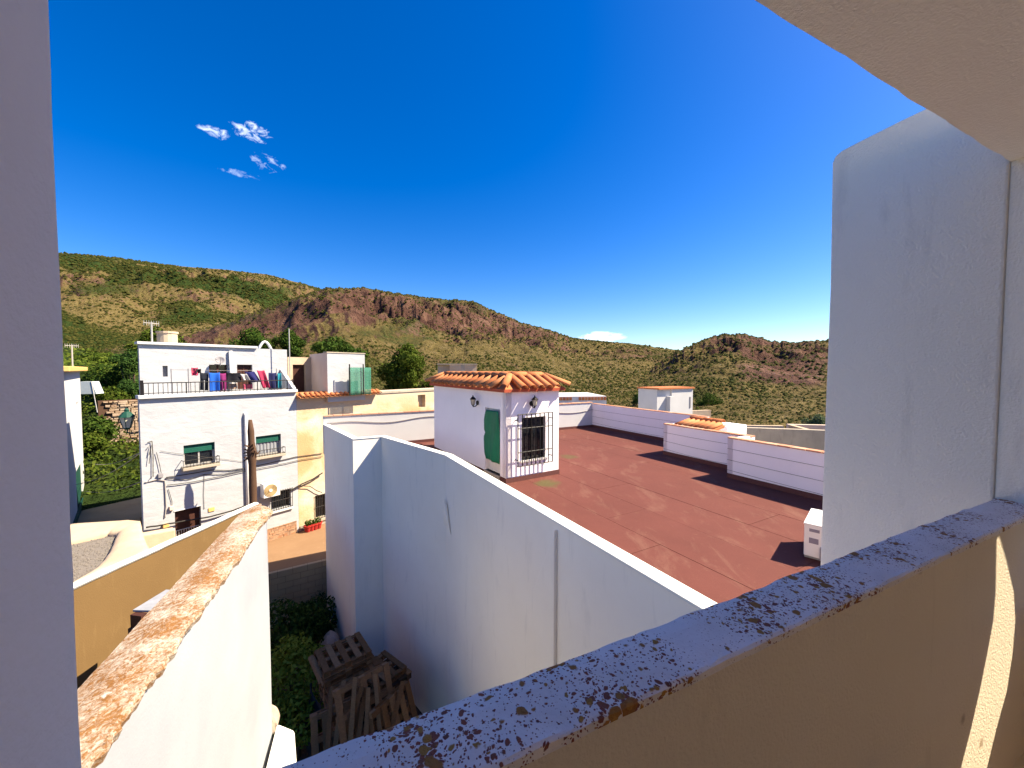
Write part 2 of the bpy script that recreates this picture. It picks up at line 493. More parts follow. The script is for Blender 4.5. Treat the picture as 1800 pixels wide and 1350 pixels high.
M_mortar = plain('mortar', (.20, .15, .09), .9, .2)
M_pot = plain('red flower pot', (.34, .03, .025), .6, .2)
M_stone = None
m, t, b = newmat('rubble stone'); M_stone = m
p = pos(t); v = N(t, 'ShaderNodeTexVoronoi'); v.inputs['Scale'].default_value = 2.6
mp = N(t, 'ShaderNodeMapping'); mp.inputs['Scale'].default_value = (1, 1, 2.4); t.links.new(p, mp.inputs[0]); t.links.new(mp.outputs[0], v.inputs['Vector'])
cc = ramp(t, N(t, 'ShaderNodeSeparateColor').outputs[0], [(0, (.4, .3, .2)), (1, (.3, .2, .15))])
w = N(t, 'ShaderNodeTexWhiteNoise'); t.links.new(v.outputs['Color'], w.inputs[0])
cc = ramp(t, w.outputs['Value'], [(0, (.40, .29, .18)), (.35, (.30, .20, .13)), (.65, (.46, .36, .26)), (1, (.22, .15, .11))])
cc = mix(t, rng_(t, noise(t, p, 9, 5), .45, .75, 0, .6), cc, (.17, .11, .075))
t.links.new(cc, b.inputs['Base Color']); bump(t, b, noise(t, p, 14, 5), .8, .05)
M_stoneclad = m
m, t, b = newmat('brown stone cladding'); M_cladding = m
p = pos(t, (1, 1, 2.2)); v = N(t, 'ShaderNodeTexVoronoi'); v.inputs['Scale'].default_value = 6
t.links.new(p, v.inputs['Vector']); w = N(t, 'ShaderNodeTexWhiteNoise'); t.links.new(v.outputs['Color'], w.inputs[0])
cc = ramp(t, w.outputs['Value'], [(0, (.30, .15, .08)), (.5, (.38, .24, .15)), (1, (.24, .15, .10))])
t.links.new(cc, b.inputs['Base Color']); bump(t, b, v.outputs['Distance'], -.8, .03)
def leafmat(name, a, bcol, c):
    m, t, b = newmat(name)
    oi = N(t, 'ShaderNodeNewGeometry'); p = pos(t)
    f = mth(t, 'ADD', mth(t, 'MULTIPLY', oi.outputs['Random Per Island'], .55), mth(t, 'MULTIPLY', noise(t, p, .9, 3), .5))
    col = ramp(t, f, [(.2, a), (.5, bcol), (.85, c)])
    t.links.new(col, b.inputs['Base Color']); b.inputs['Roughness'].default_value = .8; b.inputs['Specular IOR Level'].default_value = .04
    tr = N(t, 'ShaderNodeBsdfTranslucent'); t.links.new(col, tr.inputs[0])
    ms = N(t, 'ShaderNodeMixShader', i_0=.25)
    t.links.new(b.outputs[0], ms.inputs[1]); t.links.new(tr.outputs[0], ms.inputs[2])
    t.links.new(ms.outputs[0], [n for n in t.nodes if n.type == 'OUTPUT_MATERIAL'][0].inputs[0])
    return m
M_leaf = leafmat('leaf green', (.018, .042, .007), (.040, .075, .011), (.08, .115, .02))
M_leaf_dark = leafmat('dark leaf', (.016, .04, .01), (.035, .075, .016), (.07, .12, .025))
M_leaf_bright = leafmat('bright leaf', (.028, .052, .007), (.058, .088, .010), (.11, .135, .022))
M_leaf_yard = leafmat('sunlight tinted yard leaf', (.07, .12, .015), (.14, .21, .025), (.25, .30, .05))  # leaf colour lightened to stand in for sunlight on the shaded yard shrubs
M_leaf_olive = leafmat('olive leaf', (.06, .09, .045), (.11, .15, .075), (.18, .22, .12))
M_grass = leafmat('dry grass', (.06, .062, .012), (.11, .10, .022), (.19, .16, .05))
M_scrub = leafmat('hill scrub', (.018, .024, .005), (.036, .042, .009), (.075, .07, .018))
M_bank = plain('bank turf', (.085, .07, .018), .95, .45, 3, .03)
M_trunk = plain('bark', (.10, .07, .045), .9, .4, 12, .02, stretch=(4, 4, 1))
t = M_green_mesh.node_tree
tb = N(t, 'ShaderNodeBsdfTransparent'); ms = N(t, 'ShaderNodeMixShader', i_0=.35)
t.links.new(t.nodes['Principled BSDF'].outputs[0], ms.inputs[1]); t.links.new(tb.outputs[0], ms.inputs[2])
t.links.new(ms.outputs[0], [n for n in t.nodes if n.type == 'OUTPUT_MATERIAL'][0].inputs[0])
def cloth(name, c, var=.15): return plain(name, c, .9, var, 6)

# ------------------------------------------------------------------ terrain and hills
def ridge(ptsx):
    """photo skyline points -> (azimuth, slope) table"""
    az, sl_ = [], []
    for x, y in ptsx:
        r = raydir(x, y); h = sqrt(r.x ** 2 + r.y ** 2)
        az.append(degrees(atan2(r.x, r.y))); sl_.append(r.z / h)
    return np.array(az), np.array(sl_)
R1 = ridge([(-300, 452), (0, 438), (105, 444), (200, 452), (290, 465), (400, 474), (470, 482), (520, 495), (560, 506), (620, 530), (700, 560), (800, 600), (900, 640), (1000, 660)])
R2 = ridge([(-200, 655), (100, 632), (200, 604), (260, 596), (350, 578), (440, 549), (520, 523), (575, 506), (640, 506), (700, 516), (780, 526), (830, 529), (870, 546), (915, 566), (960, 577), (1000, 591), (1050, 597), (1100, 601), (1195, 614), (1300, 630), (1500, 650), (1700, 655)])
R3 = ridge([(1000, 690), (1100, 655), (1150, 634), (1195, 614), (1225, 601), (1250, 591), (1275, 587), (1305, 586), (1335, 594), (1370, 601), (1410, 599), (1450, 598), (1550, 588), (1700, 590), (1900, 610), (2300, 630)])
R0 = ridge([(-400, 560), (-100, 590), (60, 604), (120, 610), (180, 620), (250, 630), (330, 650), (420, 670), (560, 690), (800, 700), (1100, 712), (1300, 700), (1500, 700), (1900, 690)])
RS = [(R0, 22., 75., .9, .05), (R1, 420., 1500., 1.0, .085), (R2, 80., 520., .92, .15), (R3, 60., 330., .80, .20)]
def hill_height(AZd, R):
    """AZd in degrees, R in metres -> height, rock exposure, green-ness"""
    X = R * np.sin(np.radians(AZd)); Y = R * np.cos(np.radians(AZd))
    base = np.full_like(R, -1.7)
    Z = base.copy(); which = np.zeros_like(R)
    for k, ((a, s), rf, rc, ex, amp) in enumerate(RS):
        sl_ = np.interp(AZd, a, s, left=s[0], right=s[-1])
        edge = np.clip((AZd + 110) / 25, 0, 1) * np.clip((110 - AZd) / 25, 0, 1)
        hc = (CAMZ + rc * sl_ + 1.7) * edge
        if k == 0: gul = (fbm(X / 9, Y / 9, 31, 4) - .5) * 2
        else:
            wx = (fbm(X / (rc * .16), Y / (rc * .16), 5 + k, 3) - .5) * rc * .22
            wy = (fbm(X / (rc * .16) + 40, Y / (rc * .16), 6 + k, 3) - .5) * rc * .22
            Xw, Yw = X + wx, Y + wy
            ca, sa = (.80, .60) if k != 3 else (.75, -.66)
            P_, Q_ = Xw * ca + Yw * sa, -Xw * sa + Yw * ca
            g1 = fbm(P_ / (rc * .13), Q_ / (rc * .32), 11 + k, 6, .5, True) - .54
            g2 = fbm(X / (rc * .035), Y / (rc * .035), 23 + k, 5, .55, True) - .53
            g3 = fbm(X / (rc * .012), Y / (rc * .012), 29 + k, 4, .6, True) - .6
            crag = np.clip((fbm(X / (rc * .10), Y / (rc * .10), 61 + k, 3) - .46) * 5, 0, 1)
            gul = g1 * 1.9 + g2 * (.8 + .5 * crag) + g3 * (.12 + .38 * crag)
        u = np.clip((R - rf) / (rc - rf), 0, 1)
        prof = u ** ex if k else u
        fall = np.where(R > rc, 1 - .55 * np.clip((R - rc) / (rc * .8), 0, 1), 1)
        env = np.sin(np.clip(u, 0, 1) * pi) ** .75 if k else .6 * np.minimum(1, u * 4)
        env = np.where(R > rc, 0, env)
        if k: env = env * (1 - u ** (4 if k < 3 else 6)) * np.clip(u * 3, 0, 1)
        crest = (fbm(AZd * 2.4, AZd * 0 + k * 3, 41 + k, 4) - .5) * np.clip(u, 0, 1) ** 4
        h = -1.7 + hc * prof * fall + hc * amp * (gul * env * (1.6 if k != 3 else 1.9)) + hc * (.035 if k > 1 else .008) * crest * (k > 0)
        if k >= 2:      # crags do not stand above the crest line
            capz = CAMZ + R * sl_ + rc * .004 * (fbm(AZd * 3.1, AZd * 0 + k, 71, 4) - .6) * (2 if k == 3 else 1)
            kk_ = rc * .006
            h = np.where(h > -1, capz - kk_ * np.log1p(np.exp(np.clip((capz - h) / kk_, -40, 40))), h)
        take = h > Z
        Z = np.where(take, h, Z); which = np.where(take, k, which)
    return Z, which
az = np.concatenate([np.arange(-180, -66, 4.), np.arange(-64, 56, .12), np.arange(58, 180.1, 4.)])
rr = np.concatenate([[0, 6, 12, 18], 22 * (1700 / 22.) ** np.linspace(0, 1, 300), [2400, 3600]])
A2, R2d = np.meshgrid(az, rr)
Z2, which = hill_height(A2, np.maximum(R2d, .01))
Z2[:4] = -1.7
Z2[-2:] = -30
XX = R2d * np.sin(np.radians(A2)); YY = R2d * np.cos(np.radians(A2))
nr, na = R2d.shape
def fast_mesh(name, V, F):
    me = bpy.data.meshes.new(name)
    V = np.asarray(V, np.float32); F = np.asarray(F, np.int32); k = F.shape[1]
    me.vertices.add(len(V)); me.vertices.foreach_set('co', V.ravel())
    me.loops.add(F.size); me.loops.foreach_set('vertex_index', F.ravel())
    me.polygons.add(len(F)); me.polygons.foreach_set('loop_start', np.arange(0, F.size, k, dtype=np.int32))
    me.update(calc_edges=True)
    return me
idx = np.arange(nr * na).reshape(nr, na)
F = np.stack([idx[:-1, :-1], idx[1:, :-1], idx[1:, 1:], idx[:-1, 1:]], -1).reshape(-1, 4)[:, ::-1]
V = np.stack([XX, YY, Z2], -1).reshape(-1, 3)
me = fast_mesh('hills', V, F)
me.polygons.foreach_set('use_smooth', np.ones(len(F), bool))
# where the soil is bare or overgrown (what grows there, not light)
gx = np.gradient(Z2, axis=0) / np.maximum(np.gradient(R2d, axis=0), .1)
gy = np.gradient(Z2, axis=1) / np.maximum(np.gradient(np.radians(A2), axis=1) * R2d, .1)
slope = np.sqrt(gx ** 2 + gy ** 2)
pat = fbm(XX / 60, YY / 60, 77, 5)
rock = np.clip((slope - .55) * 1.8, 0, 1) * .9 + np.clip((pat - .52) * 3.2, 0, .55)
PXc = 900 + FPX * np.tan(np.radians(np.clip(A2, -80, 80)))
ELV = (Z2 - CAMZ) / np.maximum(R2d * np.cos(np.radians(np.clip(A2, -80, 80))), 1)
PYc = 649 - FPX * ELV
def blob(x0, y0, wx, wy, s): return s * np.exp(-((PXc - x0) / wx) ** 2 - ((PYc - y0) / wy) ** 2)
nz = (fbm(XX / 25, YY / 25, 91, 4) - .5) * 2
rock += (which == 2) * (blob(655, 545, 62, 22, 1.1) + blob(540, 565, 60, 22, .7) + blob(900, 590, 120, 16, .5) + blob(430, 600, 100, 22, .35)) * (.8 + nz)
rock += (which == 3) * (blob(1290, 612, 60, 18, 1.0) + blob(1410, 645, 60, 34, 1.0) + blob(1345, 655, 45, 18, .8)) * (.8 + nz)
rock = np.where(which == 1, rock * .55, rock)
rock = np.where((which == 0) & (A2 < -20), -.3, rock)
green = (which == 0) * np.clip((-A2 - 22) / 12, 0, 1) * 1.0
green = green + (which == 1) * np.clip((fbm(XX / 210, YY / 90, 12, 4) - .46) * 6, 0, 1) * .95
green = green + (which == 1) * blob(140, 455, 130, 10, 1.0) + (which == 1) * blob(460, 515, 90, 16, .7) + (which == 1) * blob(190, 510, 90, 16, .7)
green = green + (which == 3) * blob(1230, 700, 60, 26, .6) + (which == 2) * np.clip((fbm(XX / 40, YY / 40, 15, 4) - .56) * 4, 0, .5)
for nm, arr in (('rock', rock), ('green', green)):
    at_ = me.attributes.new(nm, 'FLOAT', 'POINT'); at_.data.foreach_set('value', np.clip(arr, 0, 1).astype(np.float32).ravel())
m, t, b = newmat('hillside')
p = pos(t)
ar = N(t, 'ShaderNodeAttribute', attribute_name='rock'); ag = N(t, 'ShaderNodeAttribute', attribute_name='green')
n_a = noise(t, p, .09, 8, .68, .4); n_b = noise(t, p, .35, 6, .7); n_c = noise(t, p, .025, 5, .6)
grass_c = ramp(t, n_b, [(.3, (.070, .056, .018)), (.5, (.125, .096, .034)), (.72, (.19, .145, .07))])
soil_c = ramp(t, n_a, [(.3, (.042, .022, .019)), (.5, (.100, .052, .038)), (.7, (.18, .105, .075))])
green_c = ramp(t, n_b, [(.3, (.012, .026, .006)), (.55, (.028, .046, .010)), (.75, (.06, .075, .018))])
fr_ = mth(t, 'ADD', mth(t, 'MULTIPLY', ar.outputs['Fac'], .9), mth(t, 'MULTIPLY', mth(t, 'SUBTRACT', n_a, .5), 1.5))
col = mix(t, rng_(t, fr_, .18, .62), grass_c, soil_c)
fg = mth(t, 'ADD', ag.outputs['Fac'], mth(t, 'MULTIPLY', mth(t, 'SUBTRACT', n_b, .5), 1.4))
col = mix(t, rng_(t, fg, .35, .7), col, green_c)
t.links.new(col, b.inputs['Base Color'])
b.inputs['Specular IOR Level'].default_value = .05
hb = mth(t, 'ADD', mth(t, 'MULTIPLY', n_a, 1.0), mth(t, 'MULTIPLY', n_b, .35))
bump(t, b, hb, 1.0, 6)
me.materials.append(m)
hills = bpy.data.objects.new('hills', me); COL.objects.link(hills); hills['kind'] = 'structure'

# scrub scattered over the slopes: real low shrubs joined as one mass
def scatter_scrub(n, rmin, rmax, az0, az1, s0, s1, mat, name, gsel, seed):
    r_ = np.random.default_rng(seed)
    a = r_.uniform(az0, az1, n * 3)
    R = np.exp(r_.uniform(np.log(rmin), np.log(rmax), n * 3))
    z, w = hill_height(a, R)
    x = R * np.sin(np.radians(a)); y = R * np.cos(np.radians(a))
    d = fbm(x / 35, y / 35, 55, 4) + .25 * r_.random(n * 3)
    keep = gsel(a, R, z, w, d)
    x, y, z, R = x[keep][:n], y[keep][:n], z[keep][:n], R[keep][:n]
    k = len(x)
    s = s0 + (s1 - s0) * r_.random(k) ** 2; s = s * (.22 + R / 480.)
    base = np.array([[1, 0, .1], [.3, .95, .15], [-.8, .6, .1], [-.8, -.6, .12], [.3, -.95, .1], [.45, .3, .8], [-.4, .25, .95], [.0, -.5, .75]])
    tri = np.array([[0, 1, 5], [1, 6, 5], [1, 2, 6], [2, 3, 6], [3, 7, 6], [3, 4, 7], [4, 0, 7], [0, 5, 7], [5, 6, 7]])
    ang = r_.uniform(0, 2 * pi, k)
    P = base[None] * (1 + r_.uniform(-.3, .3, (k, 8, 3)))
    ca, sa = np.cos(ang)[:, None], np.sin(ang)[:, None]
    Pv = np.stack([P[..., 0] * ca - P[..., 1] * sa, P[..., 0] * sa + P[..., 1] * ca, P[..., 2]], -1) * s[:, None, None]
    Pv += np.stack([x, y, z - .1 * s], -1)[:, None]
    Fm = (tri[None] + (np.arange(k) * 8)[:, None, None]).reshape(-1, 3)
    me = fast_mesh(name, Pv.reshape(-1, 3), Fm); me.materials.append(mat)
    o = bpy.data.objects.new(name, me); COL.objects.link(o)
    return o
sc1 = scatter_scrub(42000, 75, 620, -50, 46, .3, 1.25, M_scrub, 'hill_scrub', lambda a, R, z, w, d: (w >= 2) & (d > .52), 3)
tag(sc1, 'low olive scrub dotted over the brown hillsides', 'scrub', kind='stuff')
sc2 = scatter_scrub(15000, 480, 1500, -54, -20, .5, 1.25, M_scrub, 'hill_woodland', lambda a, R, z, w, d: (w == 1) & (fbm(R * np.sin(np.radians(a)) / 210, R * np.cos(np.radians(a)) / 90, 12, 4) + .1 * d > .55), 4)
tag(sc2, 'dark green woodland patches on the far left hill', 'woodland', kind='stuff')
sc5 = scatter_scrub(16000, 480, 1480, -54, -16, .4, 1.3, M_scrub, 'far_hill_scrub', lambda a, R, z, w, d: (w == 1) & (d > .4), 8)
tag(sc5, 'small olive shrubs dotted over the far left hill', 'scrub', kind='stuff')
sc3 = scatter_scrub(5000, 62, 120, -56, -30, .3, .8, M_leaf_bright, 'slope_undergrowth', lambda a, R, z, w, d: (w == 0) & (d > .45), 5)
tag(sc3, 'bright green undergrowth on the slope behind the stone wall', 'undergrowth', kind='stuff')
sc4 = scatter_scrub(9000, 48, 135, -8, 46, .2, .8, M_scrub, 'valley_undergrowth', lambda a, R, z, w, d: (d > .5), 6)
tag(sc4, 'green undergrowth on the valley floor behind the roof walls', 'undergrowth', kind='stuff')

# ------------------------------------------------------------------ foliage
def leaf_cloud(centers, n, size, seed, flat=.0):
    """n leaf quads in clumps round the given (x, y, z, rx, ry, rz) ellipsoids"""
    r_ = np.random.default_rng(seed)
    C = np.array(centers); wts = C[:, 3] * C[:, 4] * C[:, 5]; wts = wts / wts.sum()
    ci = r_.choice(len(C), n, p=wts); c = C[ci]
    d = r_.normal(size=(n, 3)); d /= np.linalg.norm(d, axis=1)[:, None]
    rad = r_.uniform(.35, 1, n) ** .45
    rad *= 1 + .25 * (fbm(d[:, 0] * 3 + ci, d[:, 1] * 3 + d[:, 2] * 2, seed, 3) - .5) * 2
    P = c[:, :3] + d * rad[:, None] * c[:, 3:]
    u = r_.normal(size=(n, 3)); u /= np.linalg.norm(u, axis=1)[:, None]
    nn = d + r_.normal(size=(n, 3)) * .7; w = np.cross(nn, u); w /= np.linalg.norm(w, axis=1)[:, None]
    u = np.cross(w, nn); u /= np.linalg.norm(u, axis=1)[:, None]
    s = (size * r_.uniform(.6, 1.4, n))[:, None]
    V = np.stack([P - u * s, P + w * s * .55, P + u * s, P - w * s * .55], 1).reshape(-1, 3)
    return V, np.arange(n * 4).reshape(-1, 4)
def tree(name, label, base, lobes, n, size, mat, cat='tree', group=None, seed=0, trunk_r=.16):
    o = thing(name, base, label, cat, group)
    V, F = leaf_cloud([(base[0] + a, base[1] + b_, base[2] + c_, d, e, f) for a, b_, c_, d, e, f in lobes], n, size, seed)
    me = fast_mesh('crown', V, F); me.materials.append(mat)
    cr = bpy.data.objects.new('crown', me); COL.objects.link(cr); cr.parent = o; cr.matrix_parent_inverse = o.matrix_world.inverted()
    mb = MB(); top = max(l[2] for l in lobes)
    B = Vector(base)
    mb.tube([B + Vector((0, 0, -.4)), B + Vector((.05, .03, top * .4)), B + Vector((-.05, .05, top * .75))], [trunk_r, trunk_r * .8, trunk_r * .4], 7)
    for l in lobes[:6]:
        mb.tube([B + Vector((0, 0, top * .35)), B + Vector((l[0] * .5, l[1] * .5, top * .5 + l[2] * .15)), B + Vector((l[0] * .9, l[1] * .9, l[2]))], [trunk_r * .55, trunk_r * .35, trunk_r * .12], 5)
    mb.build('trunk' if cat == 'tree' else 'stem', M_trunk, o, smooth=True)
    return o
def at_depth(px, py, d):
    r = raydir(px, py); k = d / r.y
    return Vector((r.x * k, r.y * k, CAMZ + r.z * k))
def skyline_tree(label, px, ytop, halfw, depth, zbase, mat, seed, n=3200, name='broadleaf_tree', group='trees beyond the houses', squash=1.0):
    top = at_depth(px, ytop, depth); w = halfw / FPX * depth
    h = top.z - zbase
    r_ = random.Random(seed); lobes = []
    lobes.append((0, 0, h - w * .75 * squash, w * .5, w * .5, w * .7 * squash))
    for i in range(12):
        a = r_.uniform(0, 2 * pi); q = w * r_.uniform(.35, .78)
        lobes.append((cos(a) * q, sin(a) * q, h - w * squash * r_.uniform(.55, 1.6), *(w * r_.uniform(.22, .42) for _ in '12'), w * r_.uniform(.2, .36) * squash))
    return tree(name, label, (top.x, top.y, zbase), lobes, n * 2, w * .036 + .035, mat, group=group, seed=seed, trunk_r=.05 * w + .06)
skyline_tree('dark green bushy tree left of the laundry house wall', 233, 612, 30, 33, 2.0, M_leaf_dark, 1, 2600)
skyline_tree('light green tree peeping over the white roof by the beige chimney', 275, 572, 52, 36, 3.0, M_leaf_bright, 2, 3000)
skyline_tree('round dark tree left of the pair over the laundry house roof', 443, 573, 40, 36, 3.0, M_leaf, 3, 3200)
skyline_tree('round dark tree right of the pair, behind the bare pole', 507, 577, 30, 37, 3.0, M_leaf, 4, 3000)
skyline_tree('wide low green tree behind the pinkish roof room', 590, 592, 54, 36, 3.2, M_leaf, 5, 3400, squash=.7)
skyline_tree('big bright green tree left of the tiled stair hut', 716, 603, 55, 34, 2.5, M_leaf_bright, 6, 5200)
skyline_tree('dull olive tree above the grey concrete wall at right', 1440, 727, 26, 42, -1.7, M_leaf_olive, 7, 2200)
skyline_tree('small green tree right of the distant white roof box', 1247, 688, 24, 62, -1.7, M_leaf, 8, 1600)
skyline_tree('low green tree in the valley over the small tile roof', 1285, 712, 26, 58, -1.7, M_leaf, 9, 1600)
for i_, (px_, yt_, hw_, dp_, mt_, lb_) in enumerate([(1318, 722, 20, 66, M_leaf, 'small green valley tree above the sunlit beige wall'), (1350, 733, 16, 60, M_leaf_dark, 'low dark valley bush tree between the beige wall and the ruin'),
        (1226, 716, 15, 50, M_leaf_bright, 'bright green shrub tree above the low beige wall'), (1395, 716, 14, 72, M_leaf_dark, 'dark little tree above the roofless pinkish walls'), (1120, 690, 12, 70, M_leaf_dark, 'dark little tree left of the distant white roof house')]):
    skyline_tree(lb_, px_, yt_, hw_, dp_, -1.7, mt_, 30 + i_, 1100)
skyline_tree('rounded green shrub tree above the rubble stone wall', 222, 665, 20, 30, 3.5, M_leaf_dark, 10, 1800)

# ------------------------------------------------------------------ street, road, yard
ba, bb = G(480, 1007, .65), G(567, 986, .65)
bdir = (bb - ba); BAZ = degrees(atan2(bdir.x, bdir.y))
blk = Fr((ba.x, ba.y), BAZ)
mb = MB()
mb.prism([blk.p(-14, -.14, 0)[:2], blk.p(9, -.14, 0)[:2], blk.p(14, -26, 0)[:2], blk.p(-16, -26, 0)[:2]], -1.6, .0)
st = mb.build('street', M_street); st['kind'] = 'structure'
mb = MB().prism([(-9, 1), (3, 1), (2, 14), (-9, 12)], -1.65, -1.2)
yd = mb.build('yard_ground', M_yard); yd['kind'] = 'structure'

# ------------------------------------------------------------------ our balcony (shaded)
TAZ = 65.0
tt, nn_ = AZ(TAZ), AZ(TAZ - 90)
own = Fr((0, 0), TAZ)            # own.n points inward (towards the viewer side); distance outward = -n
ZS = CAMZ - .72                  # sill top
ZH = CAMZ + 1.12                 # head
NI, NO = .622, .787             # inner and outer face distance
T0 = 3.33                        # right jamb
TL = -.352                        # left jamb
balc = thing('balcony', (own.p(1, -NI, CAMZ - 1.6)), 'cream plastered balcony in shade round the viewpoint, with lichen spotted parapet top', 'balcony')
mb = MB().fbox(own, TL - .02, T0 + .6, -NO + .012, -NI, ZS - 2.4, ZS - .014)
mb.build('parapet', M_balcony, balc)
# parapet cap: worn, slightly wavy edges
mb = MB()
NS = 170
def cap(u, v):
    t_ = TL - .3 + u * (T0 + .35 - TL + .3)
    e = n1(t_ * 5, 3) * .018 + n1(t_ * 21, 4) * .009
    e2 = n1(t_ * 4, 6) * .010 + n1(t_ * 17, 7) * .005
    prof = [(-NI + .004 + e2 * .3, -.022), (-NI + .004 + e2, -.004), (-NI - .004 + e2, .0), (-NI - .04, .002), (-NI - .09, .003), (-NO + .05, .004), (-NO + .006 + e, .0), (-NO - .004 + e, -.012), (-NO + .002 + e, -.075)]
    q = v * (len(prof) - 1); i = min(int(q), len(prof) - 2); f = q - i
    n_ = prof[i][0] * (1 - f) + prof[i + 1][0] * f; z = prof[i][1] * (1 - f) + prof[i + 1][1] * f
    z += n1(t_ * 3, 9) * .006 + n1(t_ * 13 + v * 9, 10) * .004
    return own.p(t_, n_, ZS + z)
mb.sheet(cap, NS, 16)
mb.build('parapet_cap', M_lichen, balc)
# left jamb
mb = MB()
def jamb(u, v):
    n_ = -NI + .45 - u * (NO - NI + .45); z = ZS - 2.4 + v * (ZH - ZS + 2.6)
    return own.p(TL + n1(z * 4, 12) * .006 + n1(z * 15 + u, 13) * .003 - (.004 if u > .99 else 0), n_, z)
mb.sheet(jamb, 6, 60)
mb.build('jamb', M_jamb, balc, smooth=True)
MB().fbox(own, TL - 2.5, TL - .012, -NO, -NI + .45, ZS - 2.4, ZH + .4).build('front_wall', M_jamb, balc)
# ceiling with slightly uneven front edge
mb = MB()
def ceil(u, v):
    t_ = TL - 2.5 + u * (T0 + 2.5 + .45 - TL)
    n_ = 2.2 - v * (2.2 + .785 + (n1(t_ * 3, 15) * .02 + n1(t_ * 14, 16) * .008)) if v > .99 else 2.2 - v * 2.98
    return own.p(t_, n_, ZH + n1(t_ * 2 + v * 7, 17) * .01)
mb.sheet(ceil, 120, 16)
mb.build('ceiling', M_ceiling, balc, smooth=True, fixn=False)
MB().fbox(own, TL - 2.5, T0 + .45, -.77, 2.2, ZH + .03, ZH + .28).build('roof_slab', M_ceiling, balc)
# right jamb (slightly splayed) and wing wall
K = own.p(T0, -NO, 0)
mb = MB().prism([own.p(T0 + .012, -NO + .003, 0)[:2], own.p(T0 - .02, -NI + .0, 0)[:2], own.p(T0 + .3, -NI, 0)[:2], own.p(T0 + .3, -NO + .003, 0)[:2]], ZS - .1, CAMZ + 1.62)
mb.build('jamb', M_white_rough, balc)
WL = (G(1463, 270, CAMZ + 1.6) - Vector((K[0], K[1], CAMZ + 1.6))).length
wing = Fr((K[0], K[1]), TAZ - 90)
ztop = CAMZ + 1.6
wd = G(1463, 270, ztop) - Vector((K[0], K[1], ztop)); wing = Fr((K[0], K[1]), degrees(atan2(wd.x, wd.y)))
mb = MB()
prof = [(0, -4), (0, 1.62), (WL * .55, 1.612), (WL * .82, 1.60), (WL * .93, 1.592), (WL * .98, 1.572), (WL, 1.53), (WL - .012, .6), (WL - .004, -.5), (WL, -4)]
mb.hexa([wing.p(s, .0, CAMZ + z) for s, z in prof], [wing.p(s, .2, CAMZ + z) for s, z in prof])
mb.build('wing_wall', M_white_rough, balc, bevel=.012)
# unseen side wall; its slit is added, shaped to cast the blade of sun
mb = MB()
cres = [(945, 1752, 1757), (985, 1751, 1769), (1040, 1750, 1782), (1090, 1746, 1785), (1150, 1735, 1780), (1215, 1722, 1770), (1280, 1707, 1752), (1350, 1689, 1735), (1420, 1672, 1716)]
inner = Fr(own.p(0, -NI, 0)[:2], TAZ)
da = SUN_AZ - radians(TAZ)
def back(x, y):
    s, z = inner.px(x, y); D_ = T0 - s
    return D_ * tan(da), z + D_ / cos(da) * tan(SUN_EL)
rows = []
for y, xl, xr in cres:
    a, b_ = back(xl, y), back(xr, y)
    rows.append((a, b_))
rows.sort(key=lambda r: (r[0][1] + r[1][1]) / 2)
def spt(q): return own.p(T0 + .0, -NI + q[0], q[1])
zl, zh = CAMZ - 2.1, ZH + .02
# far side of slit (towards facade) and near side
Lb = [r[1] for r in rows]; Rb = [r[0] for r in rows]
Lc = [(-.0, q[1]) for q in Lb]; Rc = [(2.6, q[1]) for q in Rb]
for i in range(len(rows) - 1):
    mb.quad(spt(Lc[i]), spt(Lb[i]), spt(Lb[i + 1]), spt(Lc[i + 1]))
    mb.quad(spt(Rb[i]), spt(Rc[i]), spt(Rc[i + 1]), spt(Rb[i + 1]))
mb.add([spt((0, zl)), spt((2.6, zl)), spt(Rc[0]), spt(Rb[0]), spt(Lb[0]), spt(Lc[0])], [(0, 1, 2, 3, 4, 5)])
mb.add([spt((0, zh)), spt(Lc[-1]), spt(Lb[-1]), spt(Rb[-1]), spt(Rc[-1]), spt((2.6, zh))], [(0, 1, 2, 3, 4, 5)])
mb.build('side_wall', M_balcony, balc, thick=.004)
MB().fbox(own, TL - 2.5, T0 + .3, -NI, 2.2, CAMZ - 2.12, CAMZ - 2.0).build('balcony_floor', M_balcony, balc)
MB().fbox(own, TL - 2.5, T0 + .3, 2.2, 2.35, CAMZ - 2.1, ZH + .2).build('back_wall', M_ceiling, balc)
MB().fbox(own, TL - 2.6, TL - 2.5, -NI + .4, 2.2, CAMZ - 2.1, ZH + .2).build('side_wall', M_ceiling, balc)
# house below the balcony
MB().fbox(own, TL - 2.6, T0 + .2, -NO + .02, 2.35, -1.3, CAMZ - 2.14).build('house_wall', M_white, balc)

# ------------------------------------------------------------------ party wall on the left, lichen coping
ZC = CAMZ - 1.76
la, lb = G(131, 1210, ZC), G(450, 870, ZC)
ra_, rb_ = G(131, 1345, ZC), G(478, 889, ZC)
ld = lb - la; LAZ = degrees(atan2(ld.x, ld.y))
pw = Fr((la.x, la.y), LAZ)
width = (rb_ - la).dot(pw.n); L = (rb_ - la).dot(pw.s)
width = .5 * (width + (ra_ - la).dot(pw.n))
party = thing('party_wall', pw.p(L / 2, width / 2, -1.2), 'white plastered yard wall with rusty orange lichen along its top', 'wall')
S0 = -1.6
mb = MB()
def side(u, v):
    s = S0 + u * (L - S0); z = -1.3 + v * (ZC - .05 + 1.3)
    return pw.p(s, width - .05 + .012 * n1(s * 2 + v * 3, 21) + (.25 * max(0, .38 - v)), z)
mb.sheet(side, 40, 30)
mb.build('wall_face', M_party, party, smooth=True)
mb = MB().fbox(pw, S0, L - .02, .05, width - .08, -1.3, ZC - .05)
mb.build('wall_core', M_party, party)
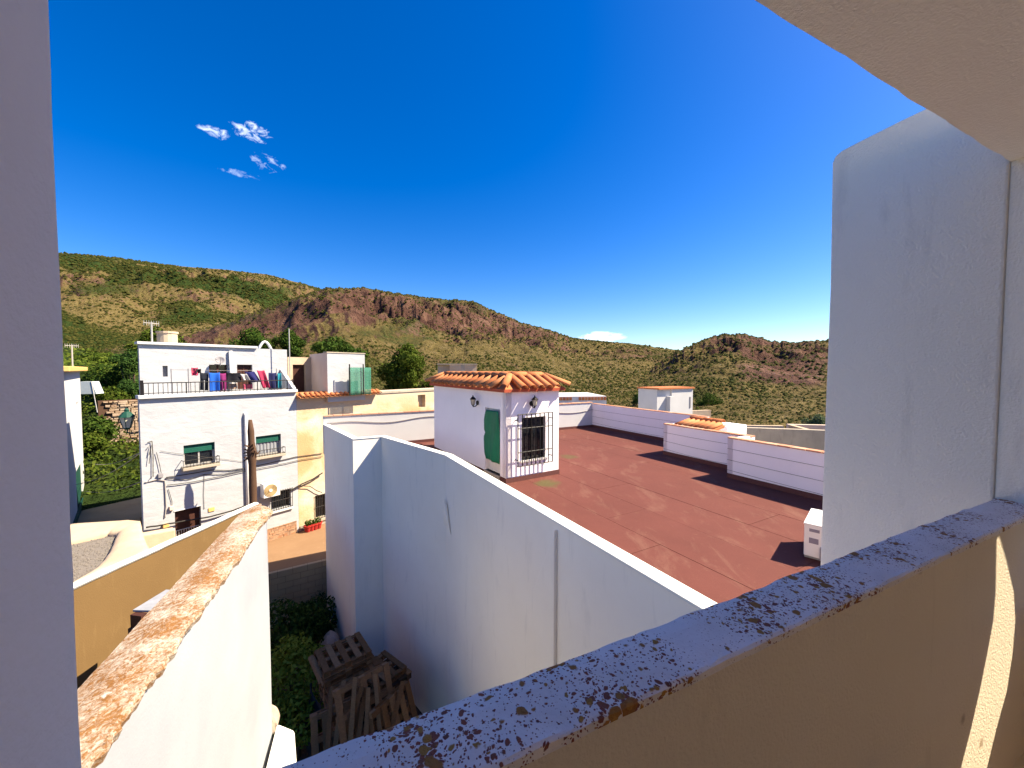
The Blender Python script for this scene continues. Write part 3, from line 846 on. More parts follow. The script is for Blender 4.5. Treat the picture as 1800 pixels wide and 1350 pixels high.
# rounded far end
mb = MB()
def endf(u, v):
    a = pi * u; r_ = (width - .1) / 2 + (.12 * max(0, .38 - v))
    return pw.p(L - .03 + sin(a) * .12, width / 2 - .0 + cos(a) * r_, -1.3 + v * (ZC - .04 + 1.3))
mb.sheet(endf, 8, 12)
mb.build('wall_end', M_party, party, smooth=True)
# coping with torn overhang
mb = MB()
def cop(u, v):
    s = S0 + u * (L + .1 - S0)
    e = n1(s * 2.2, 25) * .05 + n1(s * 8, 26) * .05 + n1(s * 27, 27) * .05 + n1(s * 60, 36) * .025
    far = max(0, (s - (L - .25)) / .35); sh = sqrt(max(0, 1 - far * far)) if far < 1 else 0
    eR = width + .035 + e * .9
    eL = n1(s * 3, 28) * .02
    mid = width / 2
    eR = mid + (eR - mid) * max(sh, .05); eL = mid + (eL - mid) * max(sh, .05)
    hgt = .014 + .02 * abs(n1(s * 9, 29))
    prof = [(eL, -.09), (eL - .005, -.03), (eL + .02, .0), (eL * .6 + eR * .4, .012), (eL * .35 + eR * .65, .01), (eR - .07, -.004), (eR - .012, -.012 - hgt * .3), (eR, -.03 - hgt), (eR - .02, -.075 - hgt), (eR - .10, -.08 - hgt)]
    q = v * (len(prof) - 1); i = min(int(q), len(prof) - 2); f = q - i
    n_ = prof[i][0] * (1 - f) + prof[i + 1][0] * f; z = prof[i][1] * (1 - f) + prof[i + 1][1] * f
    z += n1(s * 6 + v * 4, 30) * .008 + n1(s * 25 + v * 15, 31) * .008
    return pw.p(s, n_, ZC + z)
mb.sheet(cop, 330, 18)
mb.build('coping', M_lichen_orange, party)
# flaking render under the coping
mb = MB()
def flake(u, v):
    s = S0 + u * (L - S0)
    lo = -.10 - .05 * abs(n1(s * 5, 33)) * 2 - .03 * n1(s * 19, 34)
    return pw.p(s, width - .045 + .016 * (1 - v) + .02 * n1(s * 11 + v * 5, 35) + .006, ZC - .03 + lo * v)
mb.sheet(flake, 200, 4)
mb.build('flaking_render', M_white_rough, party, smooth=True, thick=.02)
# low buttress at the foot
q = Vector(pw.p(L - .1, width + .12, 0))
lw = thing('low_wall', pw.p(L - .5, width + .25, -1.2), 'short pale cream wall stub at the foot of the lichen topped yard wall', 'wall')
mb = MB()
prof = [(-1.8, -.05), (-.25, -.02), (.12, -.12), (.2, -.45)]
z0 = G(505, 1270, 0)
zb = 2.55
mb.hexa([pw.p(L - 1.9, .35, -1.3), pw.p(L + .12, .35, -1.3), pw.p(L + .12, width + .34, -1.3), pw.p(L - 1.9, width + .34, -1.3)],
        [pw.p(L - 1.9, .35, zb + .1), pw.p(L + .06, .3, zb + .05), pw.p(L + .06, width + .2, zb - .12), pw.p(L - 1.9, width + .2, zb - .1)])
mb.build('stub', M_coping_white, lw, bevel=.04, seg=3)

# ------------------------------------------------------------------ neighbour: white house with red flat roof
ZR = 4.5
B29 = AZ(-29); P29 = AZ(61)
def roofpt(x, y): return G(x, y, ZR)
w0 = roofpt(1041, 750.5); w1 = roofpt(1166, 798.5); w2 = roofpt(1278, 839)
def pb(v): return v.dot(P29), v.dot(B29)
def PB(p_, b_): v = P29 * p_ + B29 * b_; return (v.x, v.y)
p0, b0 = pb(w0); p1, b1 = pb(w1); p2, b2 = pb(w2)
ZP = CAMZ - 1.88
D = G(783, 799.5, ZP); C_ = G(670, 767, ZP); Bp = C_ - P29 * .74; A = G(569, 746, ZP); E = G(1235, 1068, ZP)
B_ = Vector((Bp.x, Bp.y, ZP))
de = (E - D); ext = E + de.normalized() * 2.3
# stop at our facade
dirn = de.normalized(); nrm = -own.n
k_ = (1.02 - D.dot(nrm)) / dirn.dot(nrm); E2 = D + dirn * k_
e2p, e2b = pb(E2)
house = thing('flat_roofed_house', (E2.x + 3, E2.y + 5, -1.2), 'white neighbouring house with a red membrane flat roof and low parapets', 'house')
near_b = lambda p_: e2b - .078 * (p_ - e2p)
bodypts = [A.xy, B_.xy, C_.xy, D.xy, E2.xy, PB(p2 + .12, near_b(p2)), PB(p2 + .12, b2), PB(p1 + .12, b2), PB(p1 + .12, b1), PB(p0 + .12, b1), w0.xy + Vector(P29.xy) * .12]
bodypts = [(q[0], q[1]) for q in bodypts]
mb = MB().prism(bodypts, -1.3, ZR - .02)
mb.build('wall', M_smooth_white, house)
# parapet along the yard (thickness inward)
def inset(poly, d):
    out = []
    for i, q in enumerate(poly):
        q = Vector(q[:2]); a_ = Vector(poly[i - 1][:2]) if i else None; c_ = Vector(poly[i + 1][:2]) if i + 1 < len(poly) else None
        ns = []
        for u_ in ((q - a_) if a_ is not None else None, (c_ - q) if c_ is not None else None):
            if u_ is not None: u_ = u_.normalized(); ns.append(Vector((-u_.y, u_.x)))
        nv = sum(ns, Vector((0, 0))).normalized(); k = d / max(.35, nv.dot(ns[0]))
        out.append(q + nv * k)
    return out
edge = [A, B_, C_, D, E2]
ins = inset(edge, .15)
mb = MB()
for i in range(4):
    o0, o1 = edge[i], edge[i + 1]; i0, i1 = ins[i], ins[i + 1]
    za, zc = ZR - .02, ZP - .028
    vs_ = [(o0.x, o0.y), (o1.x, o1.y), (i1.x, i1.y), (i0.x, i0.y)]
    mb.add([(x, y, za) for x, y in vs_] + [(x, y, zc) for x, y in vs_], [(0, 1, 5, 4), (2, 3, 7, 6), (4, 5, 6, 7)])
mb.add([(E2.x, E2.y, ZR), (ins[4].x, ins[4].y, ZR), (ins[4].x, ins[4].y, ZP - .028), (E2.x, E2.y, ZP - .028)], [(0, 1, 2, 3)])
mb.build('parapet', M_smooth_white, house)
o_ = inset(edge, -.015); i_ = inset(edge, .165)
mb = MB()
lo, hi = [], []
nE = len(edge)
vv = [(q.x, q.y, ZP - .03) for q in o_] + [(q.x, q.y, ZP) for q in o_] + [(q.x, q.y, ZP) for q in i_] + [(q.x, q.y, ZP - .03) for q in i_]
ff = []
for i in range(nE - 1):
    for r_ in range(3): ff.append((r_ * nE + i, r_ * nE + i + 1, (r_ + 1) * nE + i + 1, (r_ + 1) * nE + i))
    ff.append((3 * nE + i, 3 * nE + i + 1, i + 1, i))
mb.add(vv, ff)
mb.build('coping', M_coping_white, house, bevel=.01)
# pilaster with scarred render, small bump on the yard wall
DE = Fr((D.x, D.y), degrees(atan2(dirn.x, dirn.y)))
sa, za = DE.px(942, 1000); sb, zb_ = DE.px(980, 930)
mb = MB()
mb.hexa([DE.p(sa, .0, -1.2), DE.p(sb, .0, -1.2), DE.p(sb, .05, -1.2), DE.p(sa, .05, -1.2)], [DE.p(sa, .0, za - .3), DE.p(sb, .0, ZP - .1), DE.p(sb, .05, ZP - .1), DE.p(sa, .05, za - .3)])
mb.build('pilaster', M_smooth_white, house, bevel=.01)
cdv = (D - C_); CD = Fr((C_.x, C_.y), degrees(atan2(cdv.x, cdv.y)))
s_, z_ = DE.px(785, 882)
mb = MB()
def bumpf(u, v):
    a = pi * u; r_ = .02 + .16 * v
    return DE.p(.05 + s_ + cos(a) * r_ * 1.6, .10 * (1 - v) ** .5 * (.15 + .85 * sin(a)), z_ - .05 - v * .7 + sin(a) * .2)
mb.sheet(bumpf, 8, 6)
mb.build('plaster_bulge', M_smooth_white, house, smooth=True)
# membrane deck: base and separate sheets
mb = MB().prism([(q[0], q[1]) for q in [ins[0], ins[1], ins[2], ins[3], ins[4]]] + [PB(p2, near_b(p2)), PB(p2, b2), PB(p1, b2), PB(p1, b1), PB(p0, b1), w0.xy], ZR - .03, ZR - .006)
mb.build('roof_base', M_roof_dark, house)
insD = Vector((ins[3].x, ins[3].y, 0)); pD, bD = pb(insD); pC, bC = pb(Vector((ins[2].x, ins[2].y, 0))); pA, bA = pb(Vector((ins[0].x, ins[0].y, 0)))
farb = lambda p_: bA + (b0 - bA) * (p_ - pA) / (p0 - pA)
def sheet_piece(pa, pb_, bl, bh):
    g = .004
    mb = MB()
    z = ZR + rng.uniform(0, .004)
    lo = [PB(pa + g, bl(pa) + g), PB(pb_ - g, bl(pb_) + g), PB(pb_ - g, bh(pb_) - g), PB(pa + g, bh(pa) - g)]
    mb.hexa([(x, y, ZR - .006) for x, y in lo], [(x, y, z) for x, y in lo])
    return mb.build('roof_sheet', M_roof, house)
pe = [pD + .02]
while pe[-1] < p0 - .3: pe.append(min(pe[-1] + 1.02, p0 - .03))
for i in range(len(pe) - 1):
    pa, pb_ = pe[i], pe[i + 1]
    start = near_b if pb_ <= p2 + .05 else (lambda p_: b2 + .03) if pb_ <= p1 + .05 else (lambda p_: b1 + .03)
    if pa < p2 < pb_ or pa < p1 < pb_:
        cut = p2 if pa < p2 < pb_ else p1
        sheet_piece(pa, cut - .01, near_b if cut == p2 else (lambda p_: b2 + .03), lambda p_: (b2 if cut == p2 else b1))
        start = (lambda p_: b2 + .0) if cut == p2 else (lambda p_: b1 + .0)
    s0_ = start(pa); off = (i % 3) * 1.3 + .6
    edges_b = [start]
    bb_ = s0_ + off + 1.5
    while bb_ < farb(pa) - 1.2:
        edges_b.append(lambda p_, v=bb_: v); bb_ += 4.1
    edges_b.append(lambda p_: farb(p_) - .02)
    for j in range(len(edges_b) - 1): sheet_piece(pa, pb_, edges_b[j], edges_b[j + 1])
mb = MB().prism([PB(pC, bC), PB(pD, bD), PB(pD, farb(pD)), PB(pC, farb(pC))], ZR - .006, ZR + .002); mb.build('roof_sheet', M_roof, house)
mb = MB().prism([(ins[0].x, ins[0].y), (ins[1].x, ins[1].y), PB(pC - .02, bC), PB(pC - .02, farb(pC))], ZR - .006, ZR + .001); mb.build('roof_sheet', M_roof, house)
# stepped walls on the right
def roofwall(P0, P1, h, thick=.14, skirt=.12, name='roof_wall', coping_mat=M_tile_pale, cth=.035):
    P0 = Vector(P0[:2]); P1 = Vector(P1[:2]); d = P1 - P0
    fr = Fr((P0.x, P0.y), degrees(atan2(d.x, d.y))); Ln = d.length
    MB().fbox(fr, 0, Ln, -thick, 0, ZR - .1, ZR + h).build(name, M_violet_white, house)
    MB().fbox(fr, .0, Ln, 0, .012, ZR - .02, ZR + skirt).build('skirting', M_skirting, house)
    n = max(1, int(Ln / .28)); me = None
    for i in range(n):
        a = Ln * i / n; w = Ln / n
        mb = MB().fbox(fr, a + .006, a + w - .006, -thick - .03, .025, ZR + h + .002, ZR + h + cth + rng.uniform(-.004, .004))
        mb.build('coping_tile', coping_mat, house)
    return fr, Ln
H1, H2 = .99, 1.02
w2e = PB(p2, near_b(p2) + .1)
fw2, L2 = roofwall(PB(p2, b2), w2e, H2)
fw1, L1 = roofwall(PB(p1, b1), PB(p1, b2 - .16), H1)
fw0, L0 = roofwall((w0.x, w0.y), PB(p0, b1 - .2), 1.13, cth=.02)
# end returns of the steps
MB().prism([PB(p2, b2), PB(p1 + .1, b2), PB(p1 + .1, b2 - .14), PB(p2, b2 - .14)], ZR - .1, ZR + H2 - .002).build('roof_wall', M_violet_white, house)
MB().prism([PB(p1, b1), PB(p0 + .1, b1), PB(p0 + .1, b1 - .14), PB(p1, b1 - .14)], ZR - .1, ZR + H1 - .002).build('roof_wall', M_violet_white, house)
# far wall
fa = Vector((A.x, A.y, 0)); fdir = (Vector((w0.x, w0.y, 0)) - fa); ffr = Fr((fa.x, fa.y), degrees(atan2(fdir.x, fdir.y))); LF = fdir.length
MB().fbox(ffr, -.02, LF, -.16, 0.0, ZR - .1, CAMZ - 1.62).build('roof_wall', M_white, house)
MB().fbox(ffr, .4, LF, 0, .014, ZR - .02, ZR + .11).build('skirting', M_skirting, house)
nco = int(LF / .3)
for i in range(nco):
    a = LF * i / nco
    MB().fbox(ffr, a + .008, a + LF / nco - .008, -.2, .03, CAMZ - 1.618, CAMZ - 1.585 + rng.uniform(-.004, .006)).build('coping_tile', M_tile_pale, house)
# little tile roof over the neighbour's own stair, behind the stepped wall
def half_tile(length, r0, r1, th=.012, n=6):
    """one barrel tile along +y, opening downward, thick shell"""
    mb = MB(); ring = []
    for y, r in ((0, r0), (length, r1)):
        for rad in (r, r - th):
            for k in range(n + 1):
                a = pi * k / n
                ring.append((cos(a) * rad, y, sin(a) * rad))
    m_ = n + 1
    idx_ = lambda yy, inner_, k: yy * 2 * m_ + inner_ * m_ + k
    f = []
    for k in range(n):
        f.append((idx_(0, 0, k), idx_(0, 0, k + 1), idx_(1, 0, k + 1), idx_(1, 0, k)))
        f.append((idx_(0, 1, k + 1), idx_(0, 1, k), idx_(1, 1, k), idx_(1, 1, k + 1)))
        f.append((idx_(0, 0, k + 1), idx_(0, 0, k), idx_(0, 1, k), idx_(0, 1, k + 1)))
        f.append((idx_(1, 0, k), idx_(1, 0, k + 1), idx_(1, 1, k + 1), idx_(1, 1, k)))
    for k in (0, n):
        f.append((idx_(0, 0, k), idx_(1, 0, k), idx_(1, 1, k), idx_(0, 1, k)))
    mb.add(ring, f)
    me = bpy.data.meshes.new('roof_tile'); me.from_pydata(mb.v, [], mb.f)
    bm = bmesh.new(); bm.from_mesh(me); bmesh.ops.recalc_face_normals(bm, faces=bm.faces); bm.to_mesh(me); bm.free()
    me.materials.append(M_tile); me.polygons.foreach_set('use_smooth', [True] * len(me.polygons))
    return me
from mathutils import Matrix
def place_tile(me, parent, lowpt, highpt, roll=0, name='roof_tile'):
    a, c = Vector(lowpt), Vector(highpt); y = (c - a).normalized()
    x = y.cross(Vector((0, 0, 1))).normalized(); z = x.cross(y)
    M = Matrix((x, y, z)).transposed().to_4x4(); M.translation = a
    M = M @ Matrix.Rotation(roll, 4, 'Y') @ Matrix.Diagonal((1 + rng.uniform(-.04, .04), 1 + rng.uniform(-.02, .02), 1, 1))
    return shared(name, me, parent, M)
TILE = half_tile(.72, .108, .09)
TILE_S = half_tile(.48, .115, .10)

# ------------------------------------------------------------------ stair hut on the roof
c0 = roofpt(889.5, 850)
HAZ = 57.5
hf = Fr((c0.x, c0.y), HAZ)                 # front face, s to the right
hs_ = Fr((c0.x, c0.y), HAZ - 90)            # left face, s going back; outward is n=-1 side
HW = hf.px(982, 760)[0]
sleft = Fr((c0.x, c0.y), HAZ - 90).px(763, 700)[0]
HT = ZR + 2.24
hut = thing('stair_hut', hf.p(HW / 2, -sleft / 2, ZR), 'small white stair hut with a terracotta tiled rim standing on the red roof', 'hut')
gs0, gz1 = hf.px(910.5, 729, .13); gs1, gz0 = hf.px(971, 811, .13)
win = (gs0 + .07, gs1 - .2, gz0 + .16, gz1 - .09)
win = (hf.px(917, 760)[0], hf.px(959, 760)[0], hf.px(938, 806)[1], hf.px(938, 733)[1])
ls = Fr((c0.x, c0.y), HAZ - 90)
def lsp(s, out, z):                          # left face: out is outward
    return ls.p(s, -out, z)
d0, d1 = ls.px(879, 760)[0], ls.px(853, 760)[0]
dz1 = ls.px(866, 718)[1]
mb = MB()
wall_holes(mb, hf, 0, HW, ZR, HT, [win], t=.16)
lsm = Fr(ls.p(sleft, 0, 0)[:2], HAZ + 90)    # same face, s running forward so that its n faces outward
wall_holes(mb, lsm, 0, sleft, ZR, HT, [(sleft - d1, sleft - d0, ZR + .12, dz1)], t=.16)
mb.fbox(hf, .16, HW, -sleft, -.16, ZR, HT)
mb.build('wall', M_violet_white, hut)
MB().fbox(hf, -.018, HW + .02, 0, .02, ZR - .01, ZR + .12).build('skirting', M_skirting, hut)
MB().fbox(lsm, 0, sleft - d1 - .0, 0, .018, ZR - .01, ZR + .10).build('skirting', M_skirting, hut)
MB().fbox(lsm, sleft - d0, sleft + .018, 0, .018, ZR - .01, ZR + .12).build('skirting', M_skirting, hut)
# door, sheet over it
MB().fbox(lsm, sleft - d1 + .01, sleft - d0 - .01, -.15, -.10, ZR + .12, dz1 - .01).build('door', M_plastic_white, hut)
MB().fbox(lsm, sleft - d1 - .02, sleft - d0 + .02, -.16, .04, ZR + .02, ZR + .12).build('door_step', M_concrete, hut)
# window: frame, glass, shutter curtain inside, grille
wf = MB()
a, b_, zc, zd = win
for q in ((a, a + .05, zc, zd), (b_ - .05, b_, zc, zd), (a + .05, b_ - .05, zc, zc + .05), (a + .05, b_ - .05, zd - .05, zd)): wf.fbox(hf, q[0], q[1], -.13, -.09, q[2], q[3])
wf.fbox(hf, (a + b_) / 2 - .02, (a + b_) / 2 + .02, -.128, -.092, zc + .05, zd - .05)
wo = wf.build('window', M_iron, hut)
MB().fbox(hf, a + .04, b_ - .04, -.125, -.118, zc + .04, zd - .04).build('pane', M_glass, wo)
MB().fbox(hf, a - .05, b_ + .05, -.1, .05, zc - .05, zc).build('window_sill', M_coping_white, hut, bevel=.005)
mb = MB()
gn = .13
for i in range(9):
    s = gs0 + (gs1 - gs0) * i / 8
    mb.bar(hf.p(s, gn, gz0), hf.p(s, gn, gz1), .014)
for f in (0, .27, .73, 1): mb.bar(hf.p(gs0, gn, gz0 + (gz1 - gz0) * f), hf.p(gs1, gn, gz0 + (gz1 - gz0) * f), .012)
for s in (gs0, gs1):
    for f in (.12, .88): mb.bar(hf.p(s, gn, gz0 + (gz1 - gz0) * f), hf.p(s, -.01, gz0 + (gz1 - gz0) * f), .012)
mb.build('window_grille', M_black, hut)
# cornice band and tiles
MB().fbox(hf, -.12, HW + .12, -sleft - .12, .12, HT, HT + .075).build('cornice', M_cornice, hut)
OV, RISE, RUN = .22, .36, .62
zE = HT + .085
mb = MB().prism([hf.p(RUN * .62 - .05, -RUN * .62 + .05, 0)[:2], hf.p(HW - RUN * .62 + .05, -RUN * .62 + .05, 0)[:2], hf.p(HW - RUN * .62 + .05, -sleft + RUN * .62 - .05, 0)[:2], hf.p(RUN * .62 - .05, -sleft + RUN * .62 - .05, 0)[:2]], HT + .06, HT + .40)
mb.build('roof_core', M_skirting, hut)
mb = MB()
# tile bed: sloping underlay on four sides
o4 = [(-.12, .12), (HW + .12, .12), (HW + .12, -sleft - .12), (-.12, -sleft - .12)]; i4 = [(.36, -.36), (HW - .36, -.36), (HW - .36, -sleft + .36), (.36, -sleft + .36)]
mb.add([hf.p(s, n, HT + .075) for s, n in o4] + [hf.p(s, n, HT + .37) for s, n in i4], [(0, 1, 5, 4), (1, 2, 6, 5), (2, 3, 7, 6), (3, 0, 4, 7), (4, 5, 6, 7), (3, 2, 1, 0)])
mb.build('tile_bed', M_tile, hut)
def tile_run(s_list, low, high, me=TILE):
    for s in s_list: place_tile(me, hut, low(s), high(s))
zl_, zh_ = HT + .085, HT + .38
nF = 7
for i in range(nF):
    s = .06 + (HW - .12) * i / (nF - 1)
    q = min(1, max(0, (HW / 2 - abs(s - HW / 2)) / .38))
    if q > .25: place_tile(TILE, hut, hf.p(s, .31, zl_), hf.p(s, .31 - .62, zh_))
nL = 14
for i in range(nL):
    s = .06 + (sleft - .12) * i / (nL - 1)
    if .22 < s < sleft - .22:
        place_tile(TILE, hut, hf.p(-.25, -s, zl_), hf.p(.37, -s, zh_))
        place_tile(TILE, hut, hf.p(HW + .25, -s, zl_), hf.p(HW - .37, -s, zh_))
for (s, n, ds, dn) in ((-.2, .2, 1, -1), (HW + .2, .2, -1, -1), (-.2, -sleft - .2, 1, 1), (HW + .2, -sleft - .2, -1, 1)):
    place_tile(TILE, hut, hf.p(s, n, zl_ + .035), hf.p(s + ds * .52, n + dn * .52, zh_ + .035), name='hip_tile')
# ridge tiles laid round the flat top
def ridge_row(P, Q):
    P, Q = Vector(P), Vector(Q); Ln = (Q - P).length; n = max(1, round(Ln / .42))
    for i in range(n): place_tile(TILE_S, hut, P + (Q - P) * (i / n), P + (Q - P) * ((i + 1) / n) + Vector((0, 0, .012)), name='ridge_tile')
zt = HT + .38
ridge_row(hf.p(.33, -.36, zt), hf.p(.33, -sleft + .36, zt)); ridge_row(hf.p(.36, -.33, zt), hf.p(HW - .36, -.33, zt))
ridge_row(hf.p(HW - .33, -.36, zt), hf.p(HW - .33, -sleft + .36, zt))
# wall lanterns
def lantern(P, out, label):
    P, out = Vector(P), Vector(out).normalized()
    o = thing('wall_lantern', P, label, 'lantern', 'black lanterns on the stair hut')
    c = P + out * .15
    MB().tube([P - out * .005, P + out * .03], .065, 10).build('mount', M_black, o)
    MB().tube([P + Vector((0, 0, -.03)), P + out * .07 + Vector((0, 0, -.09)), c + Vector((0, 0, -.10)), c + Vector((0, 0, -.06))], .014, 6).build('bracket', M_black, o)
    MB().lathe(c + Vector((0, 0, -.05)), [(.03, 0), (.04, .01), (.062, .15)], 6).build('lamp_glass', M_lampglass, o)
    m2 = MB()
    for k in range(6):
        a = 2 * pi * k / 6
        m2.bar(c + Vector((cos(a) * .042, sin(a) * .042, -.045)), c + Vector((cos(a) * .066, sin(a) * .066, .105)), .006)
    m2.lathe(c + Vector((0, 0, -.085)), [(.012, 0), (.035, .03), (.046, .04)], 8)
    m2.build('cage', M_black, o)
    MB().lathe(c + Vector((0, 0, .10)), [(.09, 0), (.085, .015), (.04, .06), (.015, .075), (.02, .09), (.006, .115)], 8).build('lamp_cap', M_black, o)
sA, zA = lsm.px(840, 708); lantern(lsm.p(sA, 0, zA), lsm.n, 'black wall lantern beside the green sheeted door of the stair hut')
sA, zA = hf.px(934, 709); lantern(hf.p(sA, 0, zA), hf.n, 'black wall lantern above the barred window of the stair hut')
# green sheet hanging over the door
def tarp(u, v):
    s = sleft - d1 + .02 + u * (d1 - d0 - .02)
    wv = .03 * n1(v * 5 + 3 * (u < .5), 51) * (1 - u) * 2
    edge_ = (.10 * (abs(v - .5) * 2) ** 6 + .07 * max(0, 1 - abs(v - .47) / .06)) * (1 - u)
    z = dz1 - .06 - v * (dz1 - ZR - .5) - .05 * u * (v - .5)
    return lsm.p(s + edge_ + wv, .035 + .04 * n1(u * 4 + v * 2, 52) + .02 * sin(u * 9 + v * 3), z)
mb = MB().sheet(tarp, 12, 24)
gt_ = mb.build('plastic_sheet', M_green_sheet, smooth=True, thick=.006)
tag(gt_, 'dark green plastic sheet tied over the stair hut door', 'sheet')
# wires on the roof walls
def cable(path, r, label, mat=M_cable, group=None, cat='cable', name='cable'):
    o = MB().tube(path, r, 5).build(name, mat, smooth=True)
    return tag(o, label, cat, group)
for fr, Ln, nm, hh in ((fw2, L2, 'near stepped', H2), (fw1, L1, 'middle stepped', H1), (fw0, L0, 'far long', 1.13)):
    for j, f in enumerate((.74, .46, .2)):
        pth = [fr.p(Ln * i / 14, .015, ZR + hh * f - .05 * sin(pi * i / 14) * (j + 1) * .4 + .01 * n1(i * .7 + j, 60)) for i in range(15)]
        cable(pth, .004, 'thin ' + ('upper', 'middle', 'lower')[j] + ' washing wire along the ' + nm + ' white roof wall', group='wires along the roof walls', cat='wire', name='wire')
sag = [ffr.p(.1 + (LF * .62) * i / 30, .02, CAMZ - 1.86 + .05 * sin(i * .55) - .03 * sin(i * .21)) for i in range(31)]
cable(sag, .012, 'grey cable sagging along the far roof parapet left of the hut', M_cable_pale)
sag = [ffr.p(LF * (.80 + .2 * i / 12), .02, CAMZ - 1.95 - .10 * sin(pi * i / 12)) for i in range(13)]
cable(sag, .014, 'grey cable sagging along the far roof parapet right of the hut', M_cable_pale)
# air conditioner on the roof
ac0 = G(1412, 982, ZR); 
ac1 = G(1444, 993, ZR); acf = Fr((ac0.x, ac0.y), 134)
ac = thing('air_conditioner', acf.p(.2, -.4, ZR), 'white air conditioner unit on the red roof beside the wing wall', 'air conditioner')
MB().fbox(acf, 0, .30, -.8, 0, ZR + .06, ZR + .52).build('casing', M_plastic_white, ac, bevel=.012)
MB().fbox(acf, -.008, .308, -.808, .008, ZR + .52, ZR + .545).build('lid', M_plastic_white, ac, bevel=.006)
for q in (-.75, -.15): MB().fbox(acf, 0, .30, q, q + .06, ZR - .002, ZR + .06).build('foot', M_plastic_grey, ac)
MB().fbox(acf, .06, .18, .0, .004, ZR + .43, ZR + .475).build('sticker', M_sticker, ac)
MB().fbox(acf, .06, .17, .0, .004, ZR + .26, ZR + .34).build('sticker', M_sticker, ac)
MB().fbox(acf, .19, .295, .0, .05, ZR + .08, ZR + .24).build('valve_cover', M_plastic_grey, ac, bevel=.01)

# ------------------------------------------------------------------ small tile roof behind the stepped wall
tr = thing('tiled_lean_to', PB(p1 + .9, b2 + 1.0) + (ZR,), 'small terracotta tiled lean-to roof peeping over the stepped roof wall', 'roof')
pa_, pz_ = p1 + .22, p1 + .9
za_, zz_ = ZR + H1 + .02, ZR + H1 + .13
MB().add([PB(pa_, b2 + 1.1) + (za_ - .06,), PB(pa_, b1 - .3) + (za_ - .06,), PB(pz_, b1 - .9) + (zz_ - .05,), PB(pz_, b2 + 1.1) + (zz_ - .05,)], [(0, 1, 2, 3)]).build('tile_bed', M_tile, tr, thick=.05)
MB().prism([PB(pz_ - .1, b2 + 1.0), PB(pz_ - .1, b1 - .6), PB(pz_ + .9, b1 - .6), PB(pz_ + .9, b2 + 1.0)], ZR - 1, zz_ - .06).build('wall', M_violet_white, tr)
nT = 7
for i in range(nT):
    b__ = b2 + 1.25 + (b1 - b2 - 1.6) * i / (nT - 1)
    place_tile(half_tile(.7, .095, .085) if i == 0 else bpy.data.meshes['roof_tile.002'], tr, PB(pa_ - .05, b__) + (za_ - .03,), PB(pz_, b__ + .0) + (zz_,))
for i in range(3):
    b__ = b2 + 1.2 + (b1 - b2 - 1.7) * i / 3
    place_tile(TILE_S, tr, PB(pz_ + .02, b__) + (zz_ + .03,), PB(pz_ + .02, b__ + .45) + (zz_ + .04,), name='ridge_tile')

# ------------------------------------------------------------------ white house with laundry terrace
FAZ = 37.
ul = raydir(248, 800); kk = 13.0 / ul.y
FA = (ul.x * kk, 13.0)
wf_ = Fr(FA, FAZ); sid = AZ(-43)
def back_(p3, b_): return (p3[0] + sid.x * b_, p3[1] + sid.y * b_, p3[2])
S1 = wf_.px(522, 760)[0]
ZT = wf_.px(300, 693)[1]
lh = thing('white_house', (FA[0] + 1, FA[1] + 3, 0), 'whitewashed two storey village house with laundry terrace and green shuttered windows', 'house')
def rect(fr, x0, y0, x1, y1):
    xm, ym = (x0 + x1) / 2, (y0 + y1) / 2
    return fr.px(x0, ym)[0], fr.px(x1, ym)[0], fr.px(xm, y1)[1], fr.px(xm, y0)[1]
wA = rect(wf_, 323, 780, 378, 817); wB = rect(wf_, 450, 765, 494, 799)
dA = rect(wf_, 308, 894, 354, 960); dA = (dA[0], dA[1], 0.0, dA[3])
wC = rect(wf_, 478, 862, 511, 893)
mb = MB()
wall_holes(mb, wf_, 0, S1, -.2, ZT - .12, [wA, wB, dA, wC], t=.24)
q0, q1 = wf_.p(0, -.24, 0), wf_.p(S1, -.24, 0)
mb.prism([q0[:2], q1[:2], back_(q1, 8)[:2], back_(q0, 8)[:2]], -.2, ZT - .5)
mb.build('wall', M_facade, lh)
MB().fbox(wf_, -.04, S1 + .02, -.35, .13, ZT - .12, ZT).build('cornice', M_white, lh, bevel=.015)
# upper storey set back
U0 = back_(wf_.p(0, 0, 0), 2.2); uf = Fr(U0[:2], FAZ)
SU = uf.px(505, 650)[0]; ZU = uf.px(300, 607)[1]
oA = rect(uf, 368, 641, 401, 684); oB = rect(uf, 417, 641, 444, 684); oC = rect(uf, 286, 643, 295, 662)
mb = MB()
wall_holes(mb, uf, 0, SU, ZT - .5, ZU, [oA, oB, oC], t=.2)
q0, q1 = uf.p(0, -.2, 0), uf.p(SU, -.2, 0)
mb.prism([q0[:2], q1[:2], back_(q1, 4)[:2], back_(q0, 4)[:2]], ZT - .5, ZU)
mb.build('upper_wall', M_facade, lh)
MB().fbox(uf, -.06, uf.px(452, 640)[0], -.4, .12, ZU, ZU + .1).build('eave', M_white, lh, bevel=.01)
